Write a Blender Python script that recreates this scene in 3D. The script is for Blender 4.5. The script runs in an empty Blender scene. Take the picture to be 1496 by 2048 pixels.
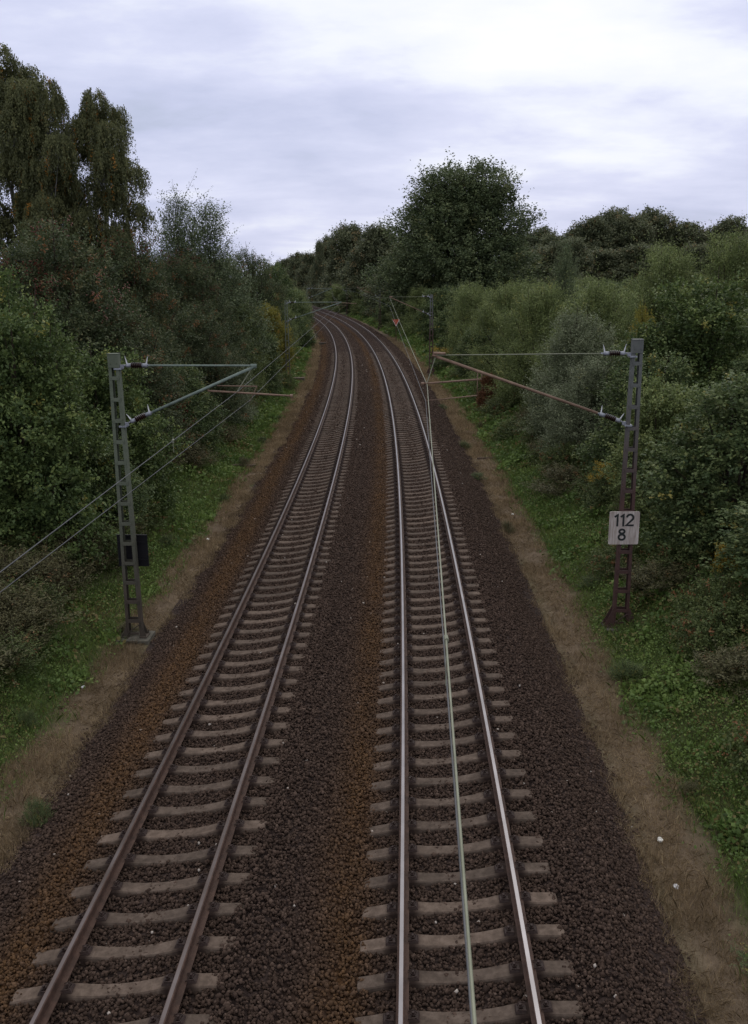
import bpy, bmesh, math, random
import numpy as np
from mathutils import Matrix, Vector

# ------------------------------------------------------------------ camera, sky, sun, exposure
scene = bpy.context.scene
coll = scene.collection
R = math.radians

CAM_H = 7.9435                       # metres above the rail heads (on the bridge)
PITCH, ROLL, FPX = 0.2532, -0.0084, 1831.17
cam_data = bpy.data.cameras.new("camera")
cam_data.sensor_fit = 'VERTICAL'
cam_data.sensor_height = 36.0
cam_data.lens = FPX / 2048 * 36.0
cam_data.clip_start = 0.1
cam_data.clip_end = 6000
cam = bpy.data.objects.new("camera", cam_data)
coll.objects.link(cam)
cam.matrix_world = Matrix.Translation((0, 0, CAM_H)) @ Matrix.Rotation(math.pi / 2 - PITCH, 4, 'X') @ Matrix.Rotation(ROLL, 4, 'Z')
scene.camera = cam
scene.render.resolution_x, scene.render.resolution_y = 748, 1024

SUN_EL, SUN_AZ = R(42), R(14)        # behind the bright patch of cloud, ahead and to the right
sun_data = bpy.data.lights.new("sun", 'SUN')
sun_data.energy = 0.5
sun_data.angle = R(25)
sun_data.color = (1.0, 0.95, 0.88)
sun = bpy.data.objects.new("sun", sun_data)
coll.objects.link(sun)
sdir = Vector((math.sin(SUN_AZ) * math.cos(SUN_EL), math.cos(SUN_AZ) * math.cos(SUN_EL), math.sin(SUN_EL)))
sun.rotation_euler = sdir.to_track_quat('Z', 'Y').to_euler()

world = bpy.data.worlds.new("World")
scene.world = world
world.use_nodes = True
wn, wl = world.node_tree.nodes, world.node_tree.links
wn.clear()


def W(t, **kw):
    n = wn.new(t)
    for k, v in kw.items():
        setattr(n, k, v)
    return n


def wmath(op, a, b=None, c=None):
    n = W('ShaderNodeMath', operation=op)
    for i, v in enumerate((a, b, c)):
        if v is None:
            continue
        if isinstance(v, (int, float)):
            n.inputs[i].default_value = v
        else:
            wl.new(v, n.inputs[i])
    return n.outputs[0]


wout = W('ShaderNodeOutputWorld')
wtc = W('ShaderNodeTexCoord')
sky = W('ShaderNodeTexSky', sky_type='NISHITA')
sky.sun_disc = False
sky.sun_elevation = SUN_EL
sky.sun_rotation = SUN_AZ
sky.dust_density = 3.0
bg_sky = W('ShaderNodeBackground')
bg_sky.inputs['Strength'].default_value = 0.08
wl.new(sky.outputs[0], bg_sky.inputs['Color'])
sep = W('ShaderNodeSeparateXYZ')
wl.new(wtc.outputs['Generated'], sep.inputs[0])
zc = wmath('MAXIMUM', sep.outputs[2], 0.0)
den = wmath('ADD', zc, 0.22)
px = wmath('DIVIDE', sep.outputs[0], den)
py = wmath('DIVIDE', sep.outputs[1], den)
comb = W('ShaderNodeCombineXYZ')
wl.new(wmath('MULTIPLY', px, 1.5), comb.inputs[0])
wl.new(wmath('MULTIPLY', py, 2.9), comb.inputs[1])
comb.inputs[2].default_value = 3.7
n1 = W('ShaderNodeTexNoise')
n1.inputs['Scale'].default_value = 1.0
n1.inputs['Detail'].default_value = 5.0
n1.inputs['Roughness'].default_value = 0.52
n1.inputs['Distortion'].default_value = 0.35
wl.new(comb.outputs[0], n1.inputs['Vector'])
n2 = W('ShaderNodeTexNoise')
n2.inputs['Scale'].default_value = 0.33
n2.inputs['Detail'].default_value = 2.0
wl.new(comb.outputs[0], n2.inputs['Vector'])
# bright patch where the sun stands behind the cloud
gdir = Vector((math.sin(R(12)) * math.cos(R(15.5)), math.cos(R(12)) * math.cos(R(15.5)), math.sin(R(15.5))))
dot = W('ShaderNodeVectorMath', operation='DOT_PRODUCT')
wl.new(wtc.outputs['Generated'], dot.inputs[0])
dot.inputs[1].default_value = gdir
glow = wmath('POWER', wmath('MAXIMUM', dot.outputs['Value'], 0.0), 75.0)
c3 = W('ShaderNodeMapping')
c3.inputs['Scale'].default_value = (5.0, 5.0, 17.0)
wl.new(wtc.outputs['Generated'], c3.inputs[0])
n3 = W('ShaderNodeTexNoise')
n3.inputs['Scale'].default_value = 1.0
n3.inputs['Detail'].default_value = 6.0
n3.inputs['Roughness'].default_value = 0.58
wl.new(c3.outputs[0], n3.inputs['Vector'])
dens = wmath('ADD', wmath('MULTIPLY', n1.outputs['Fac'], 0.36), wmath('MULTIPLY', n2.outputs['Fac'], 0.34))
dens = wmath('ADD', dens, wmath('MULTIPLY', n3.outputs['Fac'], 0.38))
dens = wmath('ADD', dens, wmath('MULTIPLY', glow, 0.20))
dens = wmath('ADD', dens, wmath('MULTIPLY', wmath('POWER', zc, 2.0), 0.9))
ramp = W('ShaderNodeValToRGB')
cr = ramp.color_ramp
cr.elements[0].position = 0.40
cr.elements[0].color = (0.46, 0.52, 0.68, 1)
cr.elements[1].position = 0.80
cr.elements[1].color = (1.02, 1.03, 1.06, 1)
for p, c in ((0.50, (0.585, 0.63, 0.85, 1)), (0.60, (0.715, 0.75, 0.965, 1)), (0.69, (0.91, 0.945, 1.05, 1))):
    e = cr.elements.new(p)
    e.color = c
wl.new(dens, ramp.inputs[0])
bg_cloud = W('ShaderNodeBackground')
bg_cloud.inputs['Strength'].default_value = 1.0
wl.new(ramp.outputs[0], bg_cloud.inputs['Color'])
wmix = W('ShaderNodeMixShader')
wmix.inputs[0].default_value = 0.93          # nearly closed overcast
wl.new(bg_sky.outputs[0], wmix.inputs[1])
wl.new(bg_cloud.outputs[0], wmix.inputs[2])
wl.new(wmix.outputs[0], wout.inputs['Surface'])

scene.view_settings.view_transform = 'Standard'
scene.view_settings.look = 'None'
scene.view_settings.exposure = 0.0
scene.view_settings.gamma = 1.0
scene.cycles.max_bounces = 5
scene.cycles.diffuse_bounces = 3
scene.cycles.transparent_max_bounces = 4
scene.cycles.caustics_reflective = False
scene.cycles.caustics_refractive = False

rng = np.random.default_rng(11)
random.seed(11)

# ------------------------------------------------------------------ alignment of the line
KP = (-0.0448, 0.1003, -0.0725, 0.119, -0.0456)
X0, CANT, SEP, SP = -1.2423, 0.1177, 4.1051, 0.63
S = np.linspace(0, 420, 1681)
_u = np.minimum(S, 190) / 100
_k = (KP[1] + KP[2] * _u + KP[3] * _u ** 2 + KP[4] * _u ** 3) / 100
_ds = S[1] - S[0]
TH = KP[0] + np.r_[0, np.cumsum((_k[1:] + _k[:-1]) / 2 * _ds)]
CX = X0 + np.r_[0, np.cumsum((np.sin(-TH[1:]) + np.sin(-TH[:-1])) / 2 * _ds)]
CY = 4 + np.r_[0, np.cumsum((np.cos(TH[1:]) + np.cos(TH[:-1])) / 2 * _ds)]


def track(s, o):
    """distance along the line and offset to its right -> x, y, heading"""
    s = np.asarray(s, float)
    th = np.interp(s, S, TH)
    x = np.interp(s, S, CX) - np.sin(TH[0]) * np.minimum(s, 0)
    y = np.interp(s, S, CY) + np.cos(TH[0]) * np.minimum(s, 0)
    return x + o * np.cos(th), y + o * np.sin(th), th


def frenet(x, y):
    i = ((CX - x) ** 2 + (CY - y) ** 2).argmin()
    return S[i], (x - CX[i]) * np.cos(TH[i]) + (y - CY[i]) * np.sin(TH[i])


def hash2(ix, iy, seed):
    h = np.sin(ix * 127.1 + iy * 311.7 + seed * 74.7) * 43758.5453
    return h - np.floor(h)


def vnoise(x, y, seed=0):
    ix, iy = np.floor(x), np.floor(y)
    fx, fy = x - ix, y - iy
    fx, fy = fx * fx * (3 - 2 * fx), fy * fy * (3 - 2 * fy)
    a, b = hash2(ix, iy, seed), hash2(ix + 1, iy, seed)
    c, d = hash2(ix, iy + 1, seed), hash2(ix + 1, iy + 1, seed)
    return (a * (1 - fx) + b * fx) * (1 - fy) + (c * (1 - fx) + d * fx) * fy


def fbm(x, y, seed=0):
    return vnoise(x, y, seed) * .5 + vnoise(x * 2.1, y * 2.1, seed + 3) * .3 + vnoise(x * 4.3, y * 4.3, seed + 7) * .2


GO = [-70, -16, -13, -8.6, -6.4, -4.85, -3.75, -.55, .55, 3.85, 4.95, 6.4, 8.4, 13, 16, 70]
GZ = [2.6, 2.4, 1.9, .25, -.60, -.68, -.43, -.053, -.407, -.018, -.66, -.62, .15, 1.5, 1.9, 2.0]


def ground(s, o):
    z = np.interp(o, GO, GZ)
    bank = np.clip((np.abs(o) - 5.2) / 3, 0, 1)
    return z + bank * (fbm(s * .45, o * .45, 5) - .5) * .35


def rust(s, o):
    c1 = -3.4 - .7 * np.clip(s / 35, 0, 1)
    a = .92 * np.exp(-((o - c1) / .38) ** 2)
    b = .70 * np.exp(-((o - .56) / .36) ** 2)
    n = fbm(s * .5, o * 1.6, 21)
    return np.clip((a + b) * (.10 + 1.0 * n + .75 * fbm(s * 3.1, o * 4.2, 23)), 0, .8)


# ------------------------------------------------------------------ node materials
def new_mat(name):
    m = bpy.data.materials.new(name)
    m.use_nodes = True
    nt = m.node_tree
    return m, nt.nodes, nt.links, nt.nodes['Principled BSDF']


def mix_rgb(N, L, fac, a, b, blend='MIX'):
    n = N.new('ShaderNodeMix')
    n.data_type = 'RGBA'
    n.blend_type = blend
    for sock, v in ((n.inputs[0], fac), (n.inputs[6], a), (n.inputs[7], b)):
        if isinstance(v, (int, float)):
            sock.default_value = v
        elif isinstance(v, tuple):
            sock.default_value = v if len(v) == 4 else (*v, 1)
        else:
            L.new(v, sock)
    return n.outputs[2]


def noise_node(N, L, scale, detail=4, vec=None, rough=.55):
    n = N.new('ShaderNodeTexNoise')
    n.inputs['Scale'].default_value = scale
    n.inputs['Detail'].default_value = detail
    n.inputs['Roughness'].default_value = rough
    if vec is not None:
        L.new(vec, n.inputs['Vector'])
    return n.outputs['Fac']


def ramp_node(N, L, src, *stops):
    r = N.new('ShaderNodeValToRGB')
    e = r.color_ramp.elements
    e[0].position, e[0].color = stops[0][0], (*stops[0][1], 1)
    e[1].position, e[1].color = stops[-1][0], (*stops[-1][1], 1)
    for p, c in stops[1:-1]:
        x = e.new(p)
        x.color = (*c, 1)
    L.new(src, r.inputs[0])
    return r.outputs[0]


def attr_node(N, name, kind='GEOMETRY'):
    a = N.new('ShaderNodeAttribute')
    a.attribute_name = name
    a.attribute_type = kind
    return a


def bump(N, L, B, height, strength, dist):
    b = N.new('ShaderNodeBump')
    b.inputs['Strength'].default_value = strength
    b.inputs['Distance'].default_value = dist
    L.new(height, b.inputs['Height'])
    L.new(b.outputs[0], B.inputs['Normal'])


def simple_mat(name, c1, c2, scale=6, rough=.7, metal=0, bumps=.15, coord='Object'):
    m, N, L, B = new_mat(name)
    tc = N.new('ShaderNodeTexCoord')
    f = noise_node(N, L, scale, 6, tc.outputs[coord], .65)
    col = ramp_node(N, L, f, (.32, c1), (.68, c2))
    L.new(col, B.inputs['Base Color'])
    B.inputs['Roughness'].default_value = rough
    B.inputs['Metallic'].default_value = metal
    B.inputs['Specular IOR Level'].default_value = .3
    bump(N, L, B, f, bumps, .01)
    return m


def leaf_mat(name, dark, mid, light, turn, trans=.32, rough=.55, gain=1.75):
    dark, mid, light, turn = ([min(c * gain * w, .6) for c, w in zip(q, (1.02, 1.0, .88))] for q in (dark, mid, light, turn))
    m, N, L, B = new_mat(name)
    a = attr_node(N, 'tint')
    col = ramp_node(N, L, a.outputs['Fac'], (0, dark), (.45, mid), (.82, light), (.93, turn))
    L.new(col, B.inputs['Base Color'])
    B.inputs['Roughness'].default_value = rough
    B.inputs['Specular IOR Level'].default_value = .25
    t = N.new('ShaderNodeBsdfTranslucent')
    L.new(col, t.inputs['Color'])
    ms = N.new('ShaderNodeMixShader')
    ms.inputs[0].default_value = trans
    L.new(B.outputs[0], ms.inputs[1])
    L.new(t.outputs[0], ms.inputs[2])
    L.new(ms.outputs[0], N['Material Output'].inputs['Surface'])
    return m


def mat_ballast_bed():
    m, N, L, B = new_mat('ballast_bed')
    tc = N.new('ShaderNodeTexCoord')
    v = N.new('ShaderNodeTexVoronoi')
    v.inputs['Scale'].default_value = 17
    L.new(tc.outputs['Object'], v.inputs['Vector'])
    cell = N.new('ShaderNodeSeparateColor')
    L.new(v.outputs['Color'], cell.inputs[0])
    col = ramp_node(N, L, cell.outputs[0], (0, (.020, .013, .011)), (.6, (.040, .027, .023)), (1, (.066, .046, .040)))
    rn = ramp_node(N, L, cell.outputs[1], (0, (.055, .027, .012)), (1, (.12, .060, .024)))
    col = mix_rgb(N, L, attr_node(N, 'rust').outputs['Fac'], col, rn)
    big = noise_node(N, L, .6, 3, tc.outputs['Object'])
    col = mix_rgb(N, L, .5, col, mix_rgb(N, L, big, (.45, .45, .45), (1.5, 1.45, 1.45)), 'MULTIPLY')
    L.new(col, B.inputs['Base Color'])
    B.inputs['Roughness'].default_value = .95
    B.inputs['Specular IOR Level'].default_value = .15
    bump(N, L, B, v.outputs['Distance'], 1.0, .05)
    return m


def mat_stone():
    m, N, L, B = new_mat('ballast_stone')
    a = attr_node(N, 'tint')
    col = ramp_node(N, L, a.outputs['Fac'], (0, (.028, .0165, .012)), (.5, (.056, .035, .0255)), (.90, (.100, .066, .050)), (.998, (.17, .13, .115)), (1, (.40, .35, .31)))
    rc = ramp_node(N, L, a.outputs['Fac'], (0, (.064, .033, .013)), (1, (.160, .083, .033)))
    col = mix_rgb(N, L, attr_node(N, 'rust').outputs['Fac'], col, rc)
    L.new(col, B.inputs['Base Color'])
    B.inputs['Roughness'].default_value = .9
    B.inputs['Specular IOR Level'].default_value = .2
    return m


def mat_terrain():
    m, N, L, B = new_mat('cutting_soil')
    tc = N.new('ShaderNodeTexCoord')
    f = noise_node(N, L, 3.0, 8, tc.outputs['Object'], .7)
    g = noise_node(N, L, .5, 5, tc.outputs['Object'], .6)
    dry = ramp_node(N, L, f, (.3, (.075, .054, .036)), (.7, (.180, .134, .094)))
    grn = ramp_node(N, L, f, (.3, (.028, .040, .014)), (.7, (.075, .100, .035)))
    brn = ramp_node(N, L, f, (.3, (.035, .030, .016)), (.7, (.08, .068, .036)))
    bank = mix_rgb(N, L, ramp_node(N, L, g, (.42, (0, 0, 0)), (.6, (1, 1, 1))), grn, brn)
    col = mix_rgb(N, L, attr_node(N, 'dry').outputs['Fac'], bank, dry)
    L.new(col, B.inputs['Base Color'])
    B.inputs['Roughness'].default_value = 1
    B.inputs['Specular IOR Level'].default_value = .1
    bump(N, L, B, f, .8, .08)
    return m


def mat_concrete():
    m, N, L, B = new_mat('weathered_concrete')
    tc = N.new('ShaderNodeTexCoord')
    oi = N.new('ShaderNodeObjectInfo')
    add = N.new('ShaderNodeVectorMath')
    add.operation = 'ADD'
    sc = N.new('ShaderNodeVectorMath')
    sc.operation = 'SCALE'
    sc.inputs[0].default_value = (31, 17, 5)
    L.new(oi.outputs['Random'], sc.inputs['Scale'])
    L.new(tc.outputs['Object'], add.inputs[0])
    L.new(sc.outputs[0], add.inputs[1])
    f = noise_node(N, L, 9, 8, add.outputs[0], .7)
    g = noise_node(N, L, 2.2, 3, add.outputs[0])
    col = ramp_node(N, L, f, (.28, (.056, .041, .032)), (.5, (.108, .081, .064)), (.74, (.168, .130, .106)))
    col = mix_rgb(N, L, .65, col, mix_rgb(N, L, g, (.45, .42, .40), (1.4, 1.36, 1.33)), 'MULTIPLY')
    col = mix_rgb(N, L, .6, col, mix_rgb(N, L, oi.outputs['Random'], (.65, .65, .65), (1.25, 1.22, 1.2)), 'MULTIPLY')
    # brake dust settles at the ends and on the rail seats
    sx = N.new('ShaderNodeSeparateXYZ')
    L.new(tc.outputs['Object'], sx.inputs[0])
    ab = N.new('ShaderNodeMath')
    ab.operation = 'ABSOLUTE'
    L.new(sx.outputs[0], ab.inputs[0])
    mr = N.new('ShaderNodeMapRange')
    mr.inputs[1].default_value, mr.inputs[2].default_value = .50, .60
    L.new(ab.outputs[0], mr.inputs[0])
    mr2 = N.new('ShaderNodeMapRange')
    mr2.inputs[1].default_value, mr2.inputs[2].default_value = 1.0, .9
    L.new(ab.outputs[0], mr2.inputs[0])
    mu = N.new('ShaderNodeMath')
    mu.operation = 'MULTIPLY'
    L.new(mr.outputs[0], mu.inputs[0])
    L.new(mr2.outputs[0], mu.inputs[1])
    col = mix_rgb(N, L, mu.outputs[0], col, (.032, .020, .016))
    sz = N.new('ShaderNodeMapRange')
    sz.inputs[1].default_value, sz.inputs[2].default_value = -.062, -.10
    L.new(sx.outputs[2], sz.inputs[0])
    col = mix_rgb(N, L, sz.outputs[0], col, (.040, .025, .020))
    L.new(col, B.inputs['Base Color'])
    B.inputs['Roughness'].default_value = .9
    B.inputs['Specular IOR Level'].default_value = .2
    bump(N, L, B, f, .4, .01)
    return m


def mat_polished(name, c1, c2):
    m, N, L, B = new_mat(name)
    tc = N.new('ShaderNodeTexCoord')
    f = noise_node(N, L, 1.5, 4, tc.outputs['Object'])
    L.new(ramp_node(N, L, f, (.3, c1), (.7, c2)), B.inputs['Base Color'])
    B.inputs['Metallic'].default_value = 1
    B.inputs['Roughness'].default_value = .36
    return m


def mat_mast(name, rusty):
    m, N, L, B = new_mat(name)
    tc = N.new('ShaderNodeTexCoord')
    f = noise_node(N, L, 5, 8, tc.outputs['Object'], .7)
    sx = N.new('ShaderNodeSeparateXYZ')
    L.new(tc.outputs['Object'], sx.inputs[0])
    mr = N.new('ShaderNodeMapRange')
    mr.inputs[1].default_value, mr.inputs[2].default_value = (6.0, 3.2) if rusty else (4.2, .8)
    L.new(sx.outputs[2], mr.inputs[0])
    ad = N.new('ShaderNodeMath')
    ad.operation = 'MULTIPLY_ADD'
    L.new(f, ad.inputs[0])
    ad.inputs[1].default_value = .8
    ad.inputs[2].default_value = -.4
    a2 = N.new('ShaderNodeMath')
    a2.operation = 'ADD'
    a2.use_clamp = True
    L.new(ad.outputs[0], a2.inputs[0])
    L.new(mr.outputs[0], a2.inputs[1])
    paint = ramp_node(N, L, f, (.3, (.085, .090, .086) if rusty else (.080, .094, .064)), (.7, (.135, .14, .132) if rusty else (.135, .152, .110)))
    ru = ramp_node(N, L, f, (.3, (.042, .020, .018) if rusty else (.040, .031, .024)), (.7, (.085, .045, .038) if rusty else (.080, .062, .048)))
    L.new(mix_rgb(N, L, a2.outputs[0], paint, ru), B.inputs['Base Color'])
    B.inputs['Roughness'].default_value = .65
    B.inputs['Specular IOR Level'].default_value = .3
    return m


M = {}
M['ballast'] = mat_ballast_bed()
M['stone'] = mat_stone()
M['soil'] = mat_terrain()
M['concrete'] = mat_concrete()
M['polished'] = mat_polished('polished_rail_head', (.20, .19, .195), (.28, .265, .275))
M['dull_head'] = mat_polished('browned_rail_head', (.11, .085, .075), (.19, .16, .155))
M['rust_steel'] = simple_mat('rusty_rail_steel', (.040, .022, .016), (.090, .050, .036), 7, .75)
M['clip'] = simple_mat('brown_fastening_steel', (.022, .013, .011), (.05, .03, .025), 14, .7)
M['mast_grey'] = mat_mast('green_grey_mast_paint', False)
M['mast_rust'] = mat_mast('rusting_mast_paint', True)
M['galv'] = simple_mat('grey_galvanised_fitting', (.20, .21, .24), (.34, .35, .39), 12, .5, .3)
M['porcelain'] = simple_mat('brown_glazed_porcelain', (.016, .007, .006), (.032, .012, .010), 8, .15)
M['horn'] = simple_mat('pale_zinc_horn', (.50, .50, .52), (.68, .68, .70), 9, .5)
M['verdigris'] = simple_mat('green_grey_tube', (.11, .145, .125), (.20, .24, .21), 8, .6)
M['copper'] = simple_mat('rust_brown_tube', (.13, .078, .052), (.24, .155, .110), 5, .6)
M['wire'] = simple_mat('verdigris_wire', (.17, .175, .12), (.26, .265, .19), 3, .55)
M['wire_grey'] = simple_mat('dull_grey_wire', (.055, .055, .058), (.10, .10, .105), 3, .55)
M['foundation'] = simple_mat('mossy_foundation_concrete', (.055, .05, .038), (.12, .11, .09), 6, .95)
M['board_white'] = None
M['board_black'] = simple_mat('dark_board_back', (.002, .002, .003), (.006, .005, .007), 4, .6)
M['ink'] = simple_mat('black_numeral_paint', (.012, .014, .014), (.022, .025, .025), 20, .6)
M['red_sign'] = simple_mat('orange_red_signal_face', (.36, .065, .035), (.46, .10, .05), 9, .5)
M['white_edge'] = simple_mat('off_white_paint', (.5, .48, .46), (.65, .63, .6), 9, .6)
M['paper'] = simple_mat('crumpled_white_paper', (.65, .63, .58), (.85, .84, .8), 20, .8)
M['yellow_paper'] = simple_mat('yellow_wrapper', (.65, .5, .12), (.8, .7, .35), 20, .7)
M['bark'] = simple_mat('dark_bark', (.022, .018, .014), (.06, .05, .04), 5, .9, bumps=.6)
M['birch_bark'] = simple_mat('grey_birch_bark', (.03, .028, .026), (.34, .33, .31), 2.2, .8)
M['twig'] = simple_mat('brown_twig', (.03, .022, .014), (.065, .048, .032), 7, .9)
M['berry'] = simple_mat('dull_red_berry', (.085, .018, .012), (.13, .030, .020), 9, .5)
M['plume'] = simple_mat('goldenrod_yellow', (.30, .19, .018), (.45, .30, .04), 9, .8)
M['dead_wood'] = simple_mat('dead_wood', (.05, .032, .024), (.12, .085, .065), 8, .9)

_m, N_, L_, B_ = new_mat('streaked_white_board')
_tc = N_.new('ShaderNodeTexCoord')
_mp = N_.new('ShaderNodeMapping')
_mp.inputs['Scale'].default_value = (16, 16, 1.6)
L_.new(_tc.outputs['Object'], _mp.inputs[0])
_f = noise_node(N_, L_, 1, 6, _mp.outputs[0], .7)
_g = noise_node(N_, L_, 5, 4, _tc.outputs['Object'])
_c = ramp_node(N_, L_, _f, (.30, (.20, .15, .125)), (.55, (.42, .37, .34)), (.75, (.56, .52, .49)))
_c = mix_rgb(N_, L_, .5, _c, mix_rgb(N_, L_, _g, (.55, .5, .47), (1.3, 1.3, 1.3)), 'MULTIPLY')
L_.new(_c, B_.inputs['Base Color'])
B_.inputs['Roughness'].default_value = .55
M['board_white'] = _m

LEAF = {
    'hawthorn': leaf_mat('hawthorn_leaf', (.020, .030, .016), (.042, .056, .028), (.078, .088, .046), (.125, .062, .030)),
    'oak': leaf_mat('oak_scrub_leaf', (.024, .040, .015), (.050, .074, .026), (.100, .130, .046), (.16, .15, .045)),
    'hazel': leaf_mat('hazel_leaf', (.023, .039, .017), (.050, .072, .030), (.100, .124, .054), (.165, .145, .045)),
    'sallow': leaf_mat('sallow_leaf', (.046, .064, .027), (.096, .122, .050), (.155, .182, .078), (.19, .185, .065)),
    'silver': leaf_mat('silvery_sallow_leaf', (.040, .052, .032), (.094, .112, .072), (.165, .185, .128), (.18, .18, .10)),
    'bramble': leaf_mat('bramble_leaf', (.026, .038, .014), (.052, .070, .026), (.090, .108, .042), (.12, .060, .030)),
    'weed': leaf_mat('tall_weed_leaf', (.035, .035, .018), (.064, .062, .032), (.098, .092, .052), (.125, .075, .038)),
    'birch': leaf_mat('birch_leaf', (.034, .040, .020), (.070, .076, .036), (.110, .114, .054), (.24, .115, .024)),
    'young_birch': leaf_mat('young_birch_leaf', (.036, .050, .030), (.070, .092, .052), (.115, .140, .080), (.14, .12, .06)),
    'big_oak': leaf_mat('big_oak_leaf', (.024, .036, .020), (.056, .074, .038), (.100, .118, .062), (.11, .11, .05)),
    'far': leaf_mat('far_tree_leaf', (.032, .042, .028), (.066, .076, .046), (.105, .112, .068), (.13, .100, .055)),
    'yellow': leaf_mat('yellowing_leaf', (.070, .072, .018), (.120, .115, .026), (.175, .155, .036), (.20, .12, .03)),
    'cover': leaf_mat('ground_cover_leaf', (.029, .050, .014), (.058, .092, .026), (.100, .140, .042), (.095, .075, .034), gain=1.95),
    'grass': leaf_mat('green_grass_blade', (.028, .045, .012), (.058, .088, .024), (.108, .125, .042), (.15, .12, .06), trans=.45, gain=2.2),
    'dry': leaf_mat('dry_grass_blade', (.066, .048, .031), (.140, .104, .070), (.235, .182, .128), (.30, .24, .17), trans=.45, gain=1.95),
    'rusty': leaf_mat('rust_coloured_leaf', (.055, .026, .016), (.095, .044, .024), (.13, .065, .034), (.13, .08, .04)),
}


# ------------------------------------------------------------------ mesh helpers
class MB:
    """collects boxes, bars, tubes and prisms into one mesh"""

    def __init__(s):
        s.v, s.f, s.m = [], [], []

    def add(s, verts, faces, mi=0):
        b = len(s.v)
        s.v += [tuple(v) for v in verts]
        s.f += [tuple(b + i for i in f) for f in faces]
        s.m += [mi] * len(faces)

    def box(s, c, d, mi=0, rot=None):
        hx, hy, hz = d[0] / 2, d[1] / 2, d[2] / 2
        vs = [Vector((x, y, z)) for z in (-hz, hz) for x, y in ((-hx, -hy), (hx, -hy), (hx, hy), (-hx, hy))]
        if rot is not None:
            vs = [rot @ v for v in vs]
        s.add([v + Vector(c) for v in vs], [(3, 2, 1, 0), (4, 5, 6, 7), (0, 1, 5, 4), (1, 2, 6, 5), (2, 3, 7, 6), (3, 0, 4, 7)], mi)

    def prism(s, a, b, mi=0):
        """two rings of equal length -> closed solid"""
        n = len(a)
        s.add(list(a) + list(b), [tuple(reversed(range(n))), tuple(range(n, 2 * n))] + [(i, (i + 1) % n, n + (i + 1) % n, n + i) for i in range(n)], mi)

    def tube(s, pts, rad, sides=6, mi=0, cap=True):
        pts = [Vector(p) for p in pts]
        if isinstance(rad, (int, float)):
            rad = [rad] * len(pts)
        rings = []
        ref = Vector((0, 0, 1))
        for i, p in enumerate(pts):
            d = (pts[min(i + 1, len(pts) - 1)] - pts[max(i - 1, 0)]).normalized()
            a = d.cross(ref)
            if a.length < 1e-3:
                a = d.cross(Vector((0, 1, 0)))
            a.normalize()
            b = d.cross(a)
            rings.append([p + (a * math.cos(t) + b * math.sin(t)) * rad[i] for t in (2 * math.pi * k / sides for k in range(sides))])
        vs = [v for r in rings for v in r]
        fs = [(i * sides + k, i * sides + (k + 1) % sides, (i + 1) * sides + (k + 1) % sides, (i + 1) * sides + k) for i in range(len(pts) - 1) for k in range(sides)]
        if cap:
            fs += [tuple(reversed(range(sides))), tuple(range(len(vs) - sides, len(vs)))]
        s.add(vs, fs, mi)

    def mesh(s, name, mats, smooth=False):
        me = bpy.data.meshes.new(name)
        me.from_pydata(s.v, [], s.f)
        for m in (mats if isinstance(mats, (list, tuple)) else [mats]):
            me.materials.append(m)
        me.polygons.foreach_set('material_index', s.m)
        if smooth:
            me.polygons.foreach_set('use_smooth', [True] * len(s.f))
        me.update()
        return me

    def build(s, name, mats, parent=None, smooth=False):
        return link(name, s.mesh(name, mats, smooth), parent)


def link(name, data, parent=None):
    o = bpy.data.objects.new(name, data)
    coll.objects.link(o)
    if parent is not None:
        o.parent = parent
    return o


def tag(o, label=None, cat=None, group=None, kind=None):
    for k, v in (('label', label), ('category', cat), ('group', group), ('kind', kind)):
        if v:
            o[k] = v
    return o


def empty(name, loc, rz=0):
    o = link(name, None)
    o.empty_display_size = .3
    o.location = loc
    o.rotation_euler = (0, 0, rz)
    return o


def copy_tree(o, parent=None, kids=None):
    c = o.copy()
    coll.objects.link(c)
    c.parent = parent
    for ch in o.children:
        copy_tree(ch, c)
    return c


def np_mesh(name, verts, nper, mat, attrs=None, smooth=False):
    """verts (N*nper,3): every nper verts are one polygon"""
    verts = np.ascontiguousarray(verts, dtype=np.float32)
    nv = len(verts)
    nf = nv // nper
    me = bpy.data.meshes.new(name)
    me.vertices.add(nv)
    me.vertices.foreach_set('co', verts.ravel())
    me.loops.add(nv)
    me.loops.foreach_set('vertex_index', np.arange(nv, dtype=np.int32))
    me.polygons.add(nf)
    me.polygons.foreach_set('loop_start', np.arange(0, nv, nper, dtype=np.int32))
    me.polygons.foreach_set('loop_total', np.full(nf, nper, dtype=np.int32))
    me.materials.append(mat)
    for k, a in (attrs or {}).items():
        at = me.attributes.new(k, 'FLOAT', 'POINT')
        at.data.foreach_set('value', np.repeat(a.astype(np.float32), nper))
    me.update(calc_edges=True)
    return me


def norm(v):
    return v / np.maximum(np.linalg.norm(v, axis=-1, keepdims=True), 1e-9)


def leaf_quads(P, axis, nrm, Ln, Wd, fold=.18):
    axis = norm(axis)
    side = norm(np.cross(axis, nrm))
    up = np.cross(side, axis)
    Ln, Wd = np.asarray(Ln)[:, None], np.asarray(Wd)[:, None]
    mid = P + axis * Ln * .48
    q = np.stack([P, mid + side * Wd / 2 + up * Wd * fold, P + axis * Ln - up * Ln * .06, mid - side * Wd / 2 + up * Wd * fold], 1)
    return q.reshape(-1, 3)


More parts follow.
